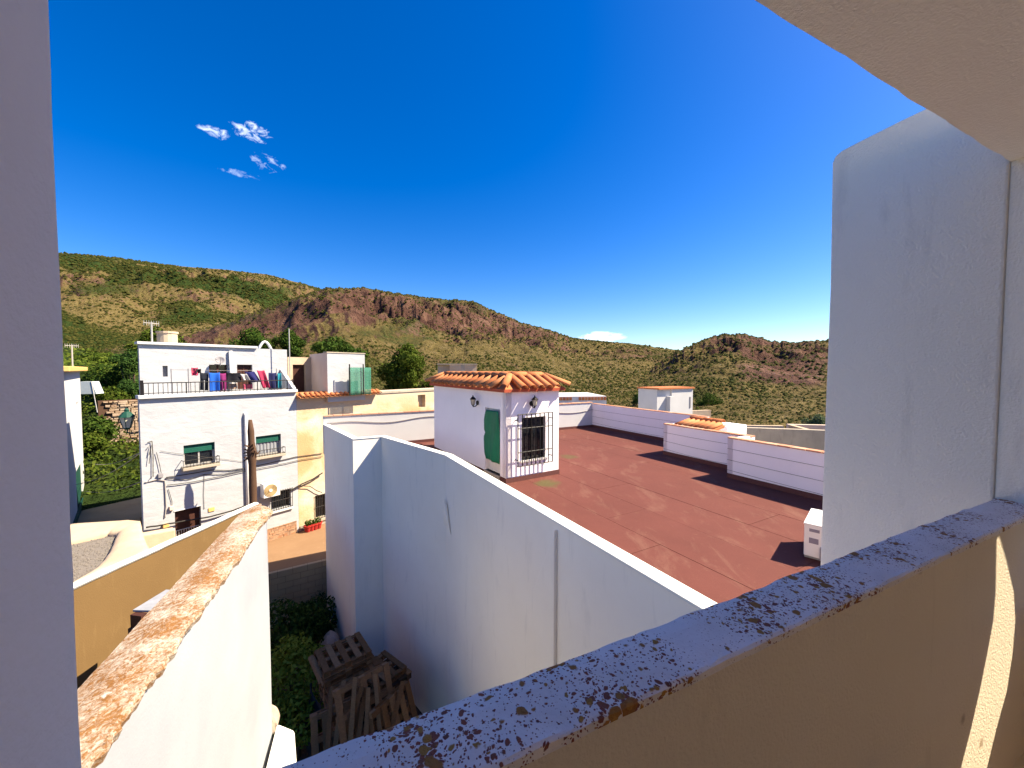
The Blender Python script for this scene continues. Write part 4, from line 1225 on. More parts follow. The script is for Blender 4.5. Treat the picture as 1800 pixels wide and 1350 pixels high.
# terrace side kerb stepping down at right
sk = [wf_.p(S1 - .02, 0, 0), wf_.p(S1 - .16, 0, 0)]
mb = MB().hexa([wf_.p(S1 - .14, 0, ZT), wf_.p(S1, 0, ZT), back_(wf_.p(S1, 0, ZT), 2.2), back_(wf_.p(S1 - .14, 0, ZT), 2.2)], [wf_.p(S1 - .14, 0, ZT + .05), wf_.p(S1, 0, ZT + .05), back_(wf_.p(S1, 0, ZT + .9), 2.2), back_(wf_.p(S1 - .14, 0, ZT + .9), 2.2)])
mb.build('side_kerb', M_white, lh)
for nm, o_, mt in (('door', oA, M_glass), ('door', oB, M_door_brown)):
    dd = MB().fbox(uf, o_[0] + .01, o_[1] - .01, -.19, -.15, o_[2], o_[3] - .01).build(nm, mt, lh)
    mb = MB()
    for q in (o_[0] + .015, (o_[0] + o_[1]) / 2 - .03, o_[1] - .075): mb.fbox(uf, q, q + .06, -.149, -.13, o_[2], o_[3] - .02)
    mb.build('door_frame', M_door_brown, dd)
MB().fbox(uf, oC[0] + .01, oC[1] - .01, -.19, -.15, oC[2], oC[3]).build('window', M_plastic_grey, lh)
# windows with roller shutters and little grilles
def shuttered(o_, fold, lab=None):
    a, b_, c, d = o_
    fr = MB()
    for q in ((a, a + .05, c, d), (b_ - .05, b_, c, d), (a + .05, b_ - .05, c, c + .05)): fr.fbox(wf_, q[0], q[1], -.17, -.12, q[2], q[3])
    mdl = (a + b_) / 2
    fr.fbox(wf_, mdl - .025, mdl + .025, -.165, -.125, c + .05, d - fold)
    f = fr.build('window', M_galv, lh)
    for x0, x1 in ((a + .05, mdl - .025), (mdl + .025, b_ - .05)):
        MB().fbox(wf_, x0, x1, -.16, -.15, c + .05, d - fold).build('pane', M_glass, f)
    n = max(2, int(fold / .055))
    mb = MB()
    for i in range(n): mb.fbox(wf_, a, b_, -.115 + .004 * (i % 2), -.085, d - fold * (i + 1) / n + .004, d - fold * i / n)
    mb.build('roller_shutter', M_shutter, lh)
    # sill and low grille
    MB().fbox(wf_, a - .09, b_ + .09, -.12, .26, c - .10, c).build('window_sill', M_concrete, lh, bevel=.01)
    g = MB()
    for zz in (.03, .26):
        g.bar(wf_.p(a - .07, .23, c + zz), wf_.p(b_ + .07, .23, c + zz), .012)
        for e in (a - .07, b_ + .07): g.bar(wf_.p(e, .0, c + zz), wf_.p(e, .23, c + zz), .012)
    nb = 11
    for i in range(nb + 1):
        s = a - .07 + (b_ - a + .14) * i / nb
        g.bar(wf_.p(s, .23, c), wf_.p(s, .23, c + .28), .008)
    g.build('window_grille', M_iron, lh)
shuttered(wA, (wA[3] - wA[2]) * .38); shuttered(wB, (wB[3] - wB[2]) * .36)
# curtain behind the right window
a, b_, c, d = wB
MB().sheet(lambda u, v: wf_.p(a + .06 + u * (b_ - a - .12), -.135 + .015 * sin(u * 40), c + .06 + v * (d - c - .3)), 40, 2).build('curtain', cloth('grey curtain', (.22, .23, .25)), lh, thick=.004)
# front door with slatted lower leaf
a, b_, c, d = dA
MB().fbox(wf_, a + .01, b_ - .01, -.22, -.17, c, d - .01).build('door', M_door_brown, lh)
dg = MB()
for i in range(10):
    s = a + .05 + (b_ - a - .1) * i / 9
    dg.bar(wf_.p(s, -.12, c + .05), wf_.p(s, -.12, d - .75), .012)
dg.bar(wf_.p(a + .02, -.12, d - .75), wf_.p(b_ - .02, -.12, d - .75), .015)
dg.build('door_gate', M_galv, lh)
MB().fbox(wf_, a - .02, b_ + .02, -.2, .02, d - .0, d + .03).build('lintel', M_white, lh)
# barred ground window
a, b_, c, d = wC
f = MB().fbox(wf_, a, b_, -.2, -.15, c, d).build('window', M_glass, lh)
g = MB()
for i in range(10): g.bar(wf_.p(a - .05 + (b_ - a + .1) * i / 9, .06, c - .03), wf_.p(a - .05 + (b_ - a + .1) * i / 9, .06, d + .05), .012)
for q in (c, (c + d) / 2, d): g.bar(wf_.p(a - .06, .06, q), wf_.p(b_ + .06, .06, q), .012)
for q in (c, d):
    for e in (a - .05, b_ + .05): g.bar(wf_.p(e, 0, q), wf_.p(e, .06, q), .012)
g.build('window_grille', M_iron, lh)
MB().fbox(wf_, a - .08, b_ + .08, -.1, .1, c - .12, c - .04).build('window_sill', M_white, lh)
# stone cladding foot
cl = rect(wf_, 470, 918, 520, 962)
sg0, sg1 = wf_.px(455, 930)[0], S1 - .1
zc1 = wf_.px(500, 921)[1]
cp = MB()
r_ = random.Random(5)
z = 0.0
while z < zc1 - .02:
    hgt = min(r_.uniform(.07, .13), zc1 - z); s = sg0
    while s < sg1 - .02:
        w = min(r_.uniform(.14, .34), sg1 - s)
        cp.fbox(wf_, s + .006, s + w - .006, 0, .025 + r_.uniform(0, .025), z + .005, z + hgt - .005); s += w
    z += hgt
cp.build('stone_cladding', M_cladding, lh)
# number plaque by the door: blank small tile
pq = rect(wf_, 366, 892, 377, 899)
MB().fbox(wf_, pq[0], pq[1], 0, .03, pq[2], pq[3]).build('plaque', M_stucco_yellow, lh, bevel=.01)
# down pipe
px0 = wf_.px(432.5, 800)[0]
zt_ = wf_.px(432, 727)[1]
mb = MB().tube([wf_.p(px0, .07, .2), wf_.p(px0, .07, zt_ - .05), wf_.p(px0, .0, zt_ + .05)], .06, 8)
mb.build('down_pipe', M_pipe, lh, smooth=True)
px1 = uf.px(405, 650)[0]
MB().tube([uf.p(px1, .08, ZT - .4), uf.p(px1, .08, uf.px(405, 617)[1])], .07, 8).build('flue_pipe', M_pipe, lh, smooth=True)
# chimney drum
ch = at_depth(294, 590, 17.6)
MB().lathe((ch.x, ch.y, ZU - .1), [(.36, 0), (.36, ch.z - ZU + .18), (.40, ch.z - ZU + .2), (.40, ch.z - ZU + .28)], 16).build('chimney', M_cream, lh, smooth=False)
# roof arch vent at the right end
av = Vector(uf.p(uf.px(484, 610)[0], -1.2, ZU))
MB().tube([av + uf.s * (-.3 + .6 * i / 8) + Vector((0, 0, .42 * sin(pi * i / 8))) for i in range(9)], .06, 6).build('roof_vent', M_white, lh, smooth=True)
# terrace railing
rail = MB()
ra0, ra1 = .12, S1 - .1
zr0, zr1 = ZT + .03, wf_.px(380, 671)[1]
nb = 38
posts = 0
rl = thing('terrace_railing', wf_.p(S1 / 2, 0, ZT), 'black iron railing along the laundry terrace edge', 'railing')
for i in range(nb + 1):
    s = ra0 + (ra1 - ra0) * i / nb
    MB().bar(wf_.p(s, -.02, ZT), wf_.p(s, -.02, zr1), .009 if i % 9 else .018).build('baluster', M_black, rl)
MB().bar(wf_.p(ra0 - .02, -.02, zr1), wf_.p(ra1 + .02, -.02, zr1), .018).build('top_rail', M_black, rl)
MB().bar(wf_.p(ra0 - .02, -.02, zr0 + .03), wf_.p(ra1 + .02, -.02, zr0 + .03), .013).build('bottom_rail', M_black, rl)
MB().fbox(wf_, ra0 - .08, ra0, -.07, .02, ZT, zr1 + .1).build('corner_post', M_black, rl)
# laundry: lines and clothes
ln0, ln1 = uf.px(330, 652, .9), uf.px(498, 655, .9)
clf = uf.off(.9)
zline = clf.px(420, 653)[1]
sl0, sl1 = clf.px(300, 650)[0], clf.px(500, 650)[0]
for s, nm in ((clf.px(301, 650)[0], 'left'), (clf.px(331, 650)[0], 'middle'), (clf.px(486, 650)[0], 'right')):
    o = MB().bar(clf.p(s, 0, ZT - .5), clf.p(s, 0, zline + .12), .02).build('clothes_post', M_plastic_grey)
    tag(o, {'left': 'thin clothes post at the empty left end of the terrace', 'middle': 'thin clothes post just left of the hanging small things', 'right': 'thin clothes post at the laundry end near the brown door'}[nm], 'post', 'clothes line posts')
cable([clf.p(sl0, 0, zline + .08), clf.p((sl0 + sl1) / 2, 0, zline + .03), clf.p(sl1, 0, zline + .08)], .006, 'clothes line strung across the white terrace', M_cable_pale, cat='clothes line', name='clothes_line')
def hung(x0, x1, y0, y1, col, label, name, nshift=0, slantx=0, legs=False, split=0):
    a, zt_ = clf.px(x0, y0); b__, zb = clf.px(x1, y1)[0], clf.px((x0 + x1) / 2, y1)[1]
    sd_ = random.random() * 9
    sl_ = (clf.px(x0 + slantx, y0)[0] - a) if slantx else 0
    def fn(u, v):
        s = a + u * (b__ - a) + sl_ * v
        return clf.p(s, .03 + nshift + .05 * sin(u * 7 + sd_) * (.3 + v) + .02 * sin(v * 5 + sd_), zt_ + (zb - zt_) * v - .02 * sin(u * pi) * (1 - v) + .04 * n1(u * 3 + sd_, 70) * v)
    mb = MB()
    if legs:
        def leg(u0, u1):
            return lambda u, v: fn(u0 + (u1 - u0) * u, .42 + .58 * v)
        mb.sheet(lambda u, v: fn(u, .42 * v), 8, 4); mb.sheet(leg(0, .42), 4, 8); mb.sheet(leg(.58, 1), 4, 8)
    else: mb.sheet(fn, 10, 12)
    o = mb.build(name, cloth('cloth ' + label[:18], col), smooth=True, thick=.012)
    return tag(o, label, 'laundry', 'washing on the terrace line')
hung(336, 348, 646, 660, (.42, .05, .10), 'small pink and red top pegged at the left end of the washing', 'pegged_shirt')
hung(343, 352, 648, 656, (.03, .03, .03), 'small black sock pair pegged next to the pink top', 'hung_socks', .05)
hung(351, 366, 655, 686, (.012, .014, .022), 'long black trousers hanging left of the blue towel', 'hung_trousers', 0, 0, True)
hung(366, 386, 655, 688, (.015, .09, .42), 'bright blue towel on the terrace washing line', 'hung_towel', .03)
hung(385, 398, 656, 688, (.17, .02, .10), 'wine red leggings hanging right of the blue towel', 'hung_leggings', .0, 0, True)
hung(399, 424, 655, 672, (.010, .010, .014), 'wide black sheet hanging in the middle of the washing', 'hung_sheet', .0)
hung(420, 432, 657, 668, (.36, .34, .33), 'pale grey cloth blowing beside the navy sheet', 'hung_cloth', .06, 6)
hung(429, 447, 653, 672, (.018, .018, .09), 'navy blue sheet blown slanting to the right', 'hung_sheet', .02, 12)
hung(450, 464, 651, 682, (.33, .03, .075), 'crimson patterned dress blown slanting on the line', 'hung_dress', .03, 10)
hung(472, 487, 655, 684, (.018, .02, .07), 'dark navy shirt hanging near the right end of the line', 'hung_shirt')
hung(486, 493, 656, 682, (.02, .20, .26), 'teal towel at the right end of the washing', 'hung_towel', .05)
hung(430, 446, 675, 684, (.34, .06, .10), 'red and white clothes hanging low behind the railing', 'hung_shirt', -.2)
hung(404, 420, 674, 684, (.30, .20, .14), 'beige cloths hanging low behind the railing', 'hung_cloth', -.2)
# satellite dish
dc = Vector(uf.p(uf.px(383, 632)[0], .3, uf.px(383, 634)[1]))
dish = thing('satellite_dish', dc, 'grey satellite dish above the terrace door', 'satellite dish')
mb = MB()
nrm_ = Vector((.55, -.7, .45)).normalized(); ux = nrm_.cross(Vector((0, 0, 1))).normalized(); uy = ux.cross(nrm_)
mb.sheet(lambda u, v: dc + (ux * cos(2 * pi * u) + uy * sin(2 * pi * u)) * (.17 * v) + nrm_ * (.07 * v * v), 16, 4)
mb.build('reflector', M_plastic_grey, dish, smooth=True, thick=.01)
MB().tube([dc - nrm_ * .02, dc - nrm_ * .15 + Vector((0, 0, -.1)), Vector(uf.p(uf.px(378, 640)[0], 0, uf.px(378, 640)[1]))], .02, 6).build('mount', M_plastic_grey, dish)
MB().bar(dc - uy * .25, dc + nrm_ * .3, .01).build('feed_arm', M_plastic_grey, dish)
# aerial poles
def pole(px, ytop, ybot, depth, r, label, yagi=False):
    a, b_ = at_depth(px, ytop, depth), at_depth(px, ybot, depth)
    o = thing('aerial_pole', (a.x, a.y, b_.z), label, 'aerial')
    MB().tube([(a.x, a.y, b_.z), (a.x, a.y, a.z)], r, 6).build('pole', M_galv, o)
    if yagi:
        mb = MB()
        ax = AZ(20)
        top = Vector((a.x, a.y, a.z - .05))
        mb.bar(top - ax * .25, top + ax * .25, .01)
        for i in range(7):
            q = top + ax * (-.24 + .08 * i); mb.bar(q - Vector((0, 0, .1)), q + Vector((0, 0, .1)), .007)
        mb.build('antenna', M_galv, o)
pole(266, 566, 625, 15.2, .03, 'tall aerial mast with small antenna at the left of the white roof', True)
pole(508, 578, 690, 18.3, .022, 'bare thin pole at the right corner of the laundry terrace')
pole(126, 606, 645, 19.5, .03, 'pale pole on the roof of the far left white building', True)
# dead trunk in front of the house
tp = wf_.off(1.7).px(443, 880)
tf = wf_.off(1.7)
mb = MB(); rt = random.Random(3); pth = []; rad = []
zq = [0, 1.2, 2.2, 2.9, 3.6, 4.3, 4.8, 5.05, 5.2, 5.45, 5.75, 6.0]
ztp = tf.px(440, 738)[1]
for i, f in enumerate(np.linspace(0, 1, 14)):
    x_ = 447 - 3 * f + (3 if .3 < f < .6 else 0) - (4 if f > .9 else 0)
    s = tf.px(441 + (3.5 * sin(f * 2.6)) , 850)[0]
    pth.append(tf.p(s, .03 * n1(i, 81), f * ztp))
    rad.append(.72 * (.19 - .04 * f + .02 * rt.random()) * (1.0 if f < .76 else 1.25 if f < .84 else .9 if f < .95 else .5))
tk = thing('dead_trunk', pth[0], 'bare dark dead tree trunk standing before the white house pipe', 'tree trunk')
mb.tube(pth, rad, 9).build('trunk', M_wood_dark, tk, smooth=True)
mb = MB()
for i in range(16):
    a = rt.uniform(0, 2 * pi); q = Vector(pth[10]) + Vector((0, 0, rt.uniform(-.25, .25)))
    e = q + Vector((cos(a) * .26, sin(a) * .26, rt.uniform(-.16, .2)))
    mb.tube([q, e], [.05, .018], 5)
mb.build('frond_stubs', M_wood_dark, tk)
# wall AC of the white house
aw = rect(wf_, 456, 846, 485, 870)
acw = thing('air_conditioner', wf_.p((aw[0] + aw[1]) / 2, .2, aw[2]), 'old white air conditioner fixed to the house wall behind the dead trunk', 'air conditioner')
MB().fbox(wf_, aw[0], aw[1], .08, .42, aw[2], aw[3]).build('casing', M_plastic_white, acw, bevel=.015)
cx_, cz_ = aw[0] + (aw[1] - aw[0]) * .42, (aw[2] + aw[3]) / 2
rad_ = (aw[3] - aw[2]) * .42
mb = MB()
for k in (1, .8, .6, .4): mb.tube([wf_.p(cx_ + cos(a) * rad_ * k, .435, cz_ + sin(a) * rad_ * k) for a in np.linspace(0, 2 * pi, 17)], .008, 4, False)
mb.build('fan_guard', M_fan, acw)
MB().add([wf_.p(cx_ + cos(a) * rad_, .424, cz_ + sin(a) * rad_) for a in np.linspace(0, 2 * pi, 21)[:-1]], [tuple(range(20))]).build('fan_disc', M_fan, acw, thick=.004)
MB().tube([wf_.p(cx_, .42, cz_), wf_.p(cx_, .45, cz_)], rad_ * .25, 10).build('fan_hub', M_coping_white, acw)
for e in (.15, .85): MB().fbox(wf_, aw[0] + (aw[1] - aw[0]) * e - .02, aw[0] + (aw[1] - aw[0]) * e + .02, .0, .4, aw[2] - .05, aw[2] - .002).build('bracket', M_iron, acw)
# cables over the facade
def fcable(pts, r, label, n=.03, mat=M_cable, jit=.015, fr=None):
    fr = fr or wf_
    P = []
    for i in range(len(pts) - 1):
        for k in range(8):
            f = k / 8; x = pts[i][0] * (1 - f) + pts[i + 1][0] * f; y = pts[i][1] * (1 - f) + pts[i + 1][1] * f
            s, z = fr.px(x, y, n); P.append(fr.p(s, n + .01 * n1(x * .3, 90), z + jit * n1(x * .25 + y, 91)))
    s, z = fr.px(*pts[-1], n); P.append(fr.p(s, n, z))
    return cable(P, r, label, mat, 'cables strung over the house fronts')
fcable([(292, 839), (340, 832), (372, 826), (400, 827), (430, 823), (470, 815), (520, 803), (566, 797)], .016, 'thick upper cable bundle under the first floor windows', .04)
fcable([(294, 853), (340, 847), (395, 836), (440, 826), (480, 819), (530, 808), (567, 802)], .013, 'lower cable line running up towards the ochre house', .05)
fcable([(290, 841), (330, 843), (360, 834), (395, 833), (432, 825)], .011, 'slack middle cable between the two bundled cables', .035, jit=.03)
fcable([(255, 848), (275, 843), (290, 845), (292, 890), (290, 910)], .02, 'grey conduit turning down beside the front door', .03, M_cable_pale, 0)
fcable([(259, 778), (267, 775), (269, 800), (269, 838)], .013, 'cable loop dropping at the left edge of the facade', .05)
fcable([(262, 800), (266, 783), (262, 815)], .01, 'short looped cable near the left edge of the facade', .07)
fcable([(275, 795), (280, 815), (284, 835)], .01, 'thin slanting wire above the small junction box', .05)
fcable([(359, 834), (358, 870), (359, 895)], .007, 'thin straight wire dropping to the plaque', .02, jit=0)
fcable([(282, 793), (330, 800), (400, 808), (430, 812)], .006, 'fine wire crossing behind the left window', .03, jit=0)
fcable([(296, 860), (302, 880), (303, 893)], .009, 'short wire to the meter box', .03)
fcable([(257, 927), (290, 922), (330, 915), (370, 908), (410, 897), (432, 889)], .03, 'thick black hose-like cable low across the front door', .12, M_iron, .03)
fcable([(511, 862), (530, 851), (550, 842), (567, 831)], .03, 'thick black cable rising from the barred window', .12, M_iron, .02)
fcable([(528, 854), (545, 855), (556, 862), (566, 866)], .016, 'black cable branch dropping over the ochre wall', .10, M_iron, .02)
jb = rect(wf_, 277, 832, 286, 839)
tag(MB().fbox(wf_, jb[0], jb[1], 0, .1, jb[2], jb[3]).build('junction_box', M_plastic_grey, bevel=.01), 'small grey junction box at left on the white facade', 'junction box')
mbx = rect(wf_, 297, 889, 305, 896)
tag(MB().fbox(wf_, mbx[0], mbx[1], 0, .1, mbx[2], mbx[3]).build('meter_box', M_pink, bevel=.01), 'small rust coloured meter box left of the front door', 'meter box')
mbx = rect(wf_, 285, 920, 296, 926)
tag(MB().fbox(wf_, mbx[0], mbx[1], 0, .14, mbx[2], mbx[3]).build('meter_box', M_stucco_yellow, bevel=.01), 'small yellowish box low on the facade by the cable', 'meter box')
# wires over the lane
def span(a, da_, b_, db_, label, sagz=.25):
    P, Q = at_depth(*a, da_), at_depth(*b_, db_)
    cable([P.lerp(Q, i / 10) - Vector((0, 0, sagz * sin(pi * i / 10))) for i in range(11)], .012, label, M_cable_pale, 'wires across the lane')
span((262, 785), 13.1, (133, 852), 18, 'upper wire crossing the lane from the white house corner')
span((258, 790), 13.1, (160, 815), 24, 'middle wire crossing the lane to the grass bank')
span((268, 838), 13.1, (150, 864), 21, 'lower wire crossing the lane over the shaded road')
# street lantern on the house corner
lp = at_depth(223, 738, 13.6)
sl_o = thing('street_lantern', lp, 'black street lantern on a bracket seen against the rubble wall', 'lantern')
MB().lathe(lp + Vector((0, 0, .1)), [(.24, 0), (.22, .03), (.10, .18), (.06, .2), (.07, .26), (.02, .32)], 8).build('lamp_cap', M_green_door, sl_o)
MB().lathe(lp + Vector((0, 0, -.28)), [(.10, 0), (.2, .37)], 6).build('lamp_glass', M_lampglass, sl_o)
mb = MB()
for k in range(6):
    a = 2 * pi * k / 6; mb.bar(lp + Vector((cos(a) * .105, sin(a) * .105, -.28)), lp + Vector((cos(a) * .205, sin(a) * .205, .1)), .012)
mb.lathe(lp + Vector((0, 0, -.36)), [(.03, 0), (.11, .07)], 8)
mb.build('cage', M_green_door, sl_o)
wb = Vector(back_(wf_.p(0, 0, 0), .9)); wb.z = lp.z - .42
MB().tube([lp + Vector((0, 0, -.36)), lp + Vector((0, 0, -.46)), Vector((lp.x, lp.y, 0)).lerp(Vector((wb.x, wb.y, 0)), .5) + Vector((0, 0, lp.z - .5)), wb], .022, 6).build('bracket', M_green_door, sl_o)

# low white wall before the front door
lwf = wf_.off(2.2)
lw2 = thing('front_yard_wall', lwf.p(.8, 0, 0), 'low white wall in front of the laundry house door', 'wall')
s0_, z0_ = lwf.px(248, 941); s1_, z1_ = lwf.px(309, 930)
MB().hexa([lwf.p(s0_, -.3, -.1), lwf.p(s1_, -.3, -.1), lwf.p(s1_, 0, -.1), lwf.p(s0_, 0, -.1)], [lwf.p(s0_, -.3, z0_), lwf.p(s1_, -.3, z1_), lwf.p(s1_, 0, z1_), lwf.p(s0_, 0, z0_)]).build('wall_body', M_cream, lw2, bevel=.05, seg=3)

# ------------------------------------------------------------------ ochre house
oh = thing('ochre_house', wf_.p(S1 + 2, -3, 0), 'ochre and white patched house next door with a tiled eave', 'house')
S2 = wf_.px(662, 700)[0]; S3 = wf_.px(800, 700)[0] + 2
ZO = wf_.px(600, 694)[1]; ZO2 = wf_.px(700, 690)[1]
wD = rect(wf_, 554, 869, 575, 909)
mb = MB()
wall_holes(mb, wf_, S1 + .005, S2, -.2, ZO, [wD], t=.24)
q0, q1 = wf_.p(S1 + .005, -.24, 0), wf_.p(S2, -.24, 0)
mb.prism([q0[:2], q1[:2], back_(q1, 8)[:2], back_(q0, 8)[:2]], -.2, ZO - .01)
mb.build('wall', M_ochre, oh)
mb = MB()
sN = rect(wf_, 735, 694, 748, 716)
wall_holes(mb, wf_, S2 + .005, S3, -.2, ZO2, [sN], t=.3, n=-.02)
mb.fbox(wf_, S2 + .005, S3, -3, -.32, -.2, ZO2 - .01)
mb.build('side_wall', M_ochre, oh)
MB().fbox(wf_, S2, S3, -.4, .03, ZO2, ZO2 + .1).build('wall_coping', M_concrete, oh)
# eave tiles, each one
TS = half_tile(.42, .1, .085)
n_t = int((S2 - S1) / .215)
for i in range(n_t):
    s = S1 + .15 + (S2 - S1 - .2) * i / (n_t - 1)
    place_tile(TS, oh, wf_.p(s, .42, ZO + .0), wf_.p(s, -.02, ZO + .17))
MB().hexa([wf_.p(S1, -.3, ZO), wf_.p(S2, -.3, ZO), wf_.p(S2, .38, ZO - .04), wf_.p(S1, .38, ZO - .04)], [wf_.p(S1, -.3, ZO + .2), wf_.p(S2, -.3, ZO + .2), wf_.p(S2, .38, ZO + .0), wf_.p(S1, .38, ZO + .0)]).build('tile_bed', M_tile, oh)
a, b_, c, d = wD
MB().fbox(wf_, a, b_, -.2, -.15, c, d).build('window', M_glass, oh)
g = MB()
for i in range(8): g.bar(wf_.p(a + (b_ - a) * i / 7, .05, c - .02), wf_.p(a + (b_ - a) * i / 7, .05, d + .02 * sin(pi * i / 7)), .012)
for q in (c, (c + d) / 2, d): g.bar(wf_.p(a - .03, .05, q), wf_.p(b_ + .03, .05, q), .012)
g.build('window_grille', M_iron, oh)
MB().fbox(wf_, a - .1, b_ + .1, -.05, .12, c - .14, c - .04).build('window_sill', M_concrete, oh)
# grey stone foot
cp = MB(); r_ = random.Random(8); z = 0.; zc2 = wf_.px(545, 919)[1]
while z < zc2 - .02:
    hgt = min(r_.uniform(.16, .3), zc2 - z); s = S1 + .03
    while s < S1 + 2.6:
        w = r_.uniform(.25, .5); cp.fbox(wf_, s + .01, s + w - .01, 0, .03 + r_.uniform(0, .03), z + .008, z + hgt - .008); s += w
    z += hgt
cp.build('stone_foot', M_concrete, oh)
# roof room with brown door
rc = at_depth(575, 650, 18.0); rr_f = Fr((rc.x, rc.y), FAZ)
zt1 = rr_f.px(600, 621)[1]; s641 = rr_f.px(641, 650)[0]
room = thing('roof_room', rr_f.p(1, -1, ZO), 'pinkish rendered roof room with one sunlit white side above the tiled eave', 'hut')
q0, q1 = rr_f.p(0, 0, 0), rr_f.p(s641, 0, 0)
MB().prism([q0[:2], q1[:2], back_(q1, 2.7)[:2], back_(q0, 2.7)[:2]], ZO - .3, zt1).build('wall', M_pink, room)
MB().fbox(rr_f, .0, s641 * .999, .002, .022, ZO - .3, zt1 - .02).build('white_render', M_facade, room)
MB().fbox(rr_f, -.03, s641 + .03, -.3, .05, zt1, zt1 + .05).build('roof_edge', M_concrete, room)
dw = Fr(back_(wf_.p(S1 + .0, 0, 0), 2.3)[:2], FAZ)
e0, e1 = dw.px(506, 650)[0], dw.px(549, 650)[0]; ztd = dw.px(528, 628)[1]
oD = rect(dw, 515, 641, 537, 690)
mb = MB(); wall_holes(mb, dw, e0, e1, ZO - .4, ztd, [oD], t=.2); mb.fbox(dw, e0, e1, -1.2, -.2, ZO - .4, ztd)
mb.build('door_wall', M_cream, room)
MB().fbox(dw, oD[0], oD[1], -.19, -.14, oD[2], oD[3]).build('door', M_door_brown, room)
gm0 = rr_f.off(.5)
def gmesh(u, v):
    s = gm0.px(613, 660)[0] + u * (gm0.px(652, 660)[0] - gm0.px(613, 660)[0])
    return gm0.p(s, .014 * sin(u * 19), ZO + .0 + v * (gm0.px(630, 646)[1] - ZO))
gmo = MB().sheet(gmesh, 24, 6).build('garden_mesh', M_green_mesh, smooth=True, thick=.008)
tag(gmo, 'translucent green mesh screen beside the pinkish roof room', 'mesh screen')
for x in (613, 637):
    s = gm0.px(x, 660)[0]; o = MB().bar(gm0.p(s, .08, ZO), gm0.p(s, .08, gm0.px(x, 640)[1]), .03).build('screen_post', M_iron)
    tag(o, 'dark post at the ' + ('edge nearest the roof room of' if x == 613 else 'middle of') + ' the green mesh screen', 'post')
# flower pots
for i, x in enumerate((541, 547.5, 554, 560)):
    f3 = wf_.off(.35); s, z = f3.px(x, 938)
    pt = f3.p(s, 0, 0)
    o = thing('flower_pot', pt, ('first', 'second', 'third', 'fourth')[i] + ' red pot from the stone cladding, at the ochre house foot', 'flower pot', 'red pots along the ochre house')
    zz = .0
    MB().lathe(pt, [(.10, 0), (.15, .24), (.17, .24), (.17, .3), (.14, .3), (.13, .26)], 12).build('pot', M_pot, o)
    V, F = leaf_cloud([(pt[0], pt[1], pt[2] + .38, .13, .13, .12)], 60, .05, 100 + i)
    me = fast_mesh('leaves', V, F); me.materials.append(M_leaf)
    l_ = bpy.data.objects.new('leaves', me); COL.objects.link(l_); l_.parent = o; l_.matrix_parent_inverse = o.matrix_world.inverted()

# ------------------------------------------------------------------ lane: far left building, rubble wall, bank
fl0, fl1 = G(149.5, 872, 0), G(131, 926, 0)
fv = fl0 - fl1; flf = Fr((fl1.x, fl1.y), degrees(atan2(fv.x, fv.y)))
Lf = fv.length
fb = thing('far_left_house', flf.p(Lf / 2, -2, 0), 'tall white house at the far left with yellow cornice and dark green door', 'house')
zt2 = flf.px(140, 652)[1]
wS = rect(flf, 134.5, 706, 139.5, 748); dS = (flf.px(134.5, 860)[0], flf.px(146, 860)[0], .05, flf.px(141, 815)[1])
mb = MB(); wall_holes(mb, flf, -3, Lf, -.2, zt2, [wS, dS], t=.2); mb.fbox(flf, -3, Lf, -6, -.2, -.2, zt2)
mb.build('wall', M_white, fb)
MB().fbox(flf, -3.2, Lf + .25, -6, .3, zt2, zt2 + .22).build('cornice', M_stucco_yellow, fb, bevel=.03)
MB().fbox(flf, wS[0], wS[1], -.18, -.12, wS[2], wS[3]).build('window', M_plastic_grey, fb)
MB().fbox(flf, dS[0], dS[1], -.12, -.06, dS[2], dS[3]).build('door', M_green_door, fb)
MB().fbox(flf, -3, Lf, .0, .05, -.1, .35).build('plinth', M_green_door, fb)
# road over the lane (a darker old concrete strip)
lane = [wf_.p(-.0, 2.5, 0)[:2], (fl1.x, fl1.y - 3), (fl1.x - .2, fl1.y), (fl0.x - 6, fl0.y + 8), (fl0.x + 6, fl0.y + 10), back_(wf_.p(-.3, 0, 0), 8)[:2]]
mb = MB().add([(x, y, .006) for x, y in lane], [tuple(range(len(lane)))])
rd = mb.build('road', M_road); rd['kind'] = 'structure'
# grass bank and rubble wall
sw0, sw1 = at_depth(176, 702, 27), at_depth(262, 700, 29)
sw0 = at_depth(176, 706, 27.)
sv = Vector((sw1.x - sw0.x, sw1.y - sw0.y, 0)); swf = Fr((sw0.x, sw0.y), degrees(atan2(sv.x, sv.y)))
zst = swf.px(215, 702)[1]; zsb = swf.px(215, 790)[1]
def bank(u, v):
    s = -5 + u * 16
    n_ = .2 + v * (7.5)
    z = zsb + .35 - (zsb + .35) * v ** .75
    return swf.p(s, n_, max(-.05, z + .25 * n1(u * 9 + v * 4, 95) * (1 - v)))
bk = MB().sheet(bank, 40, 16).build('grass_bank', M_bank, smooth=True); bk['kind'] = 'structure'
rw = thing('rubble_wall', swf.p(3, 0, zsb), 'rough brown rubble stone wall above the grass bank by the lane', 'wall')
MB().fbox(swf, -.1, 8, -.5, -.12, zsb - .5, zst - .05).build('wall_core', M_wood_dark, rw)
MB().fbox(swf, -3.6, -.1, -.5, -.12, zsb - .5, zsb + 1.1).build('wall_core', M_wood_dark, rw)
r_ = random.Random(12); cp = MB()
z = zsb - .3
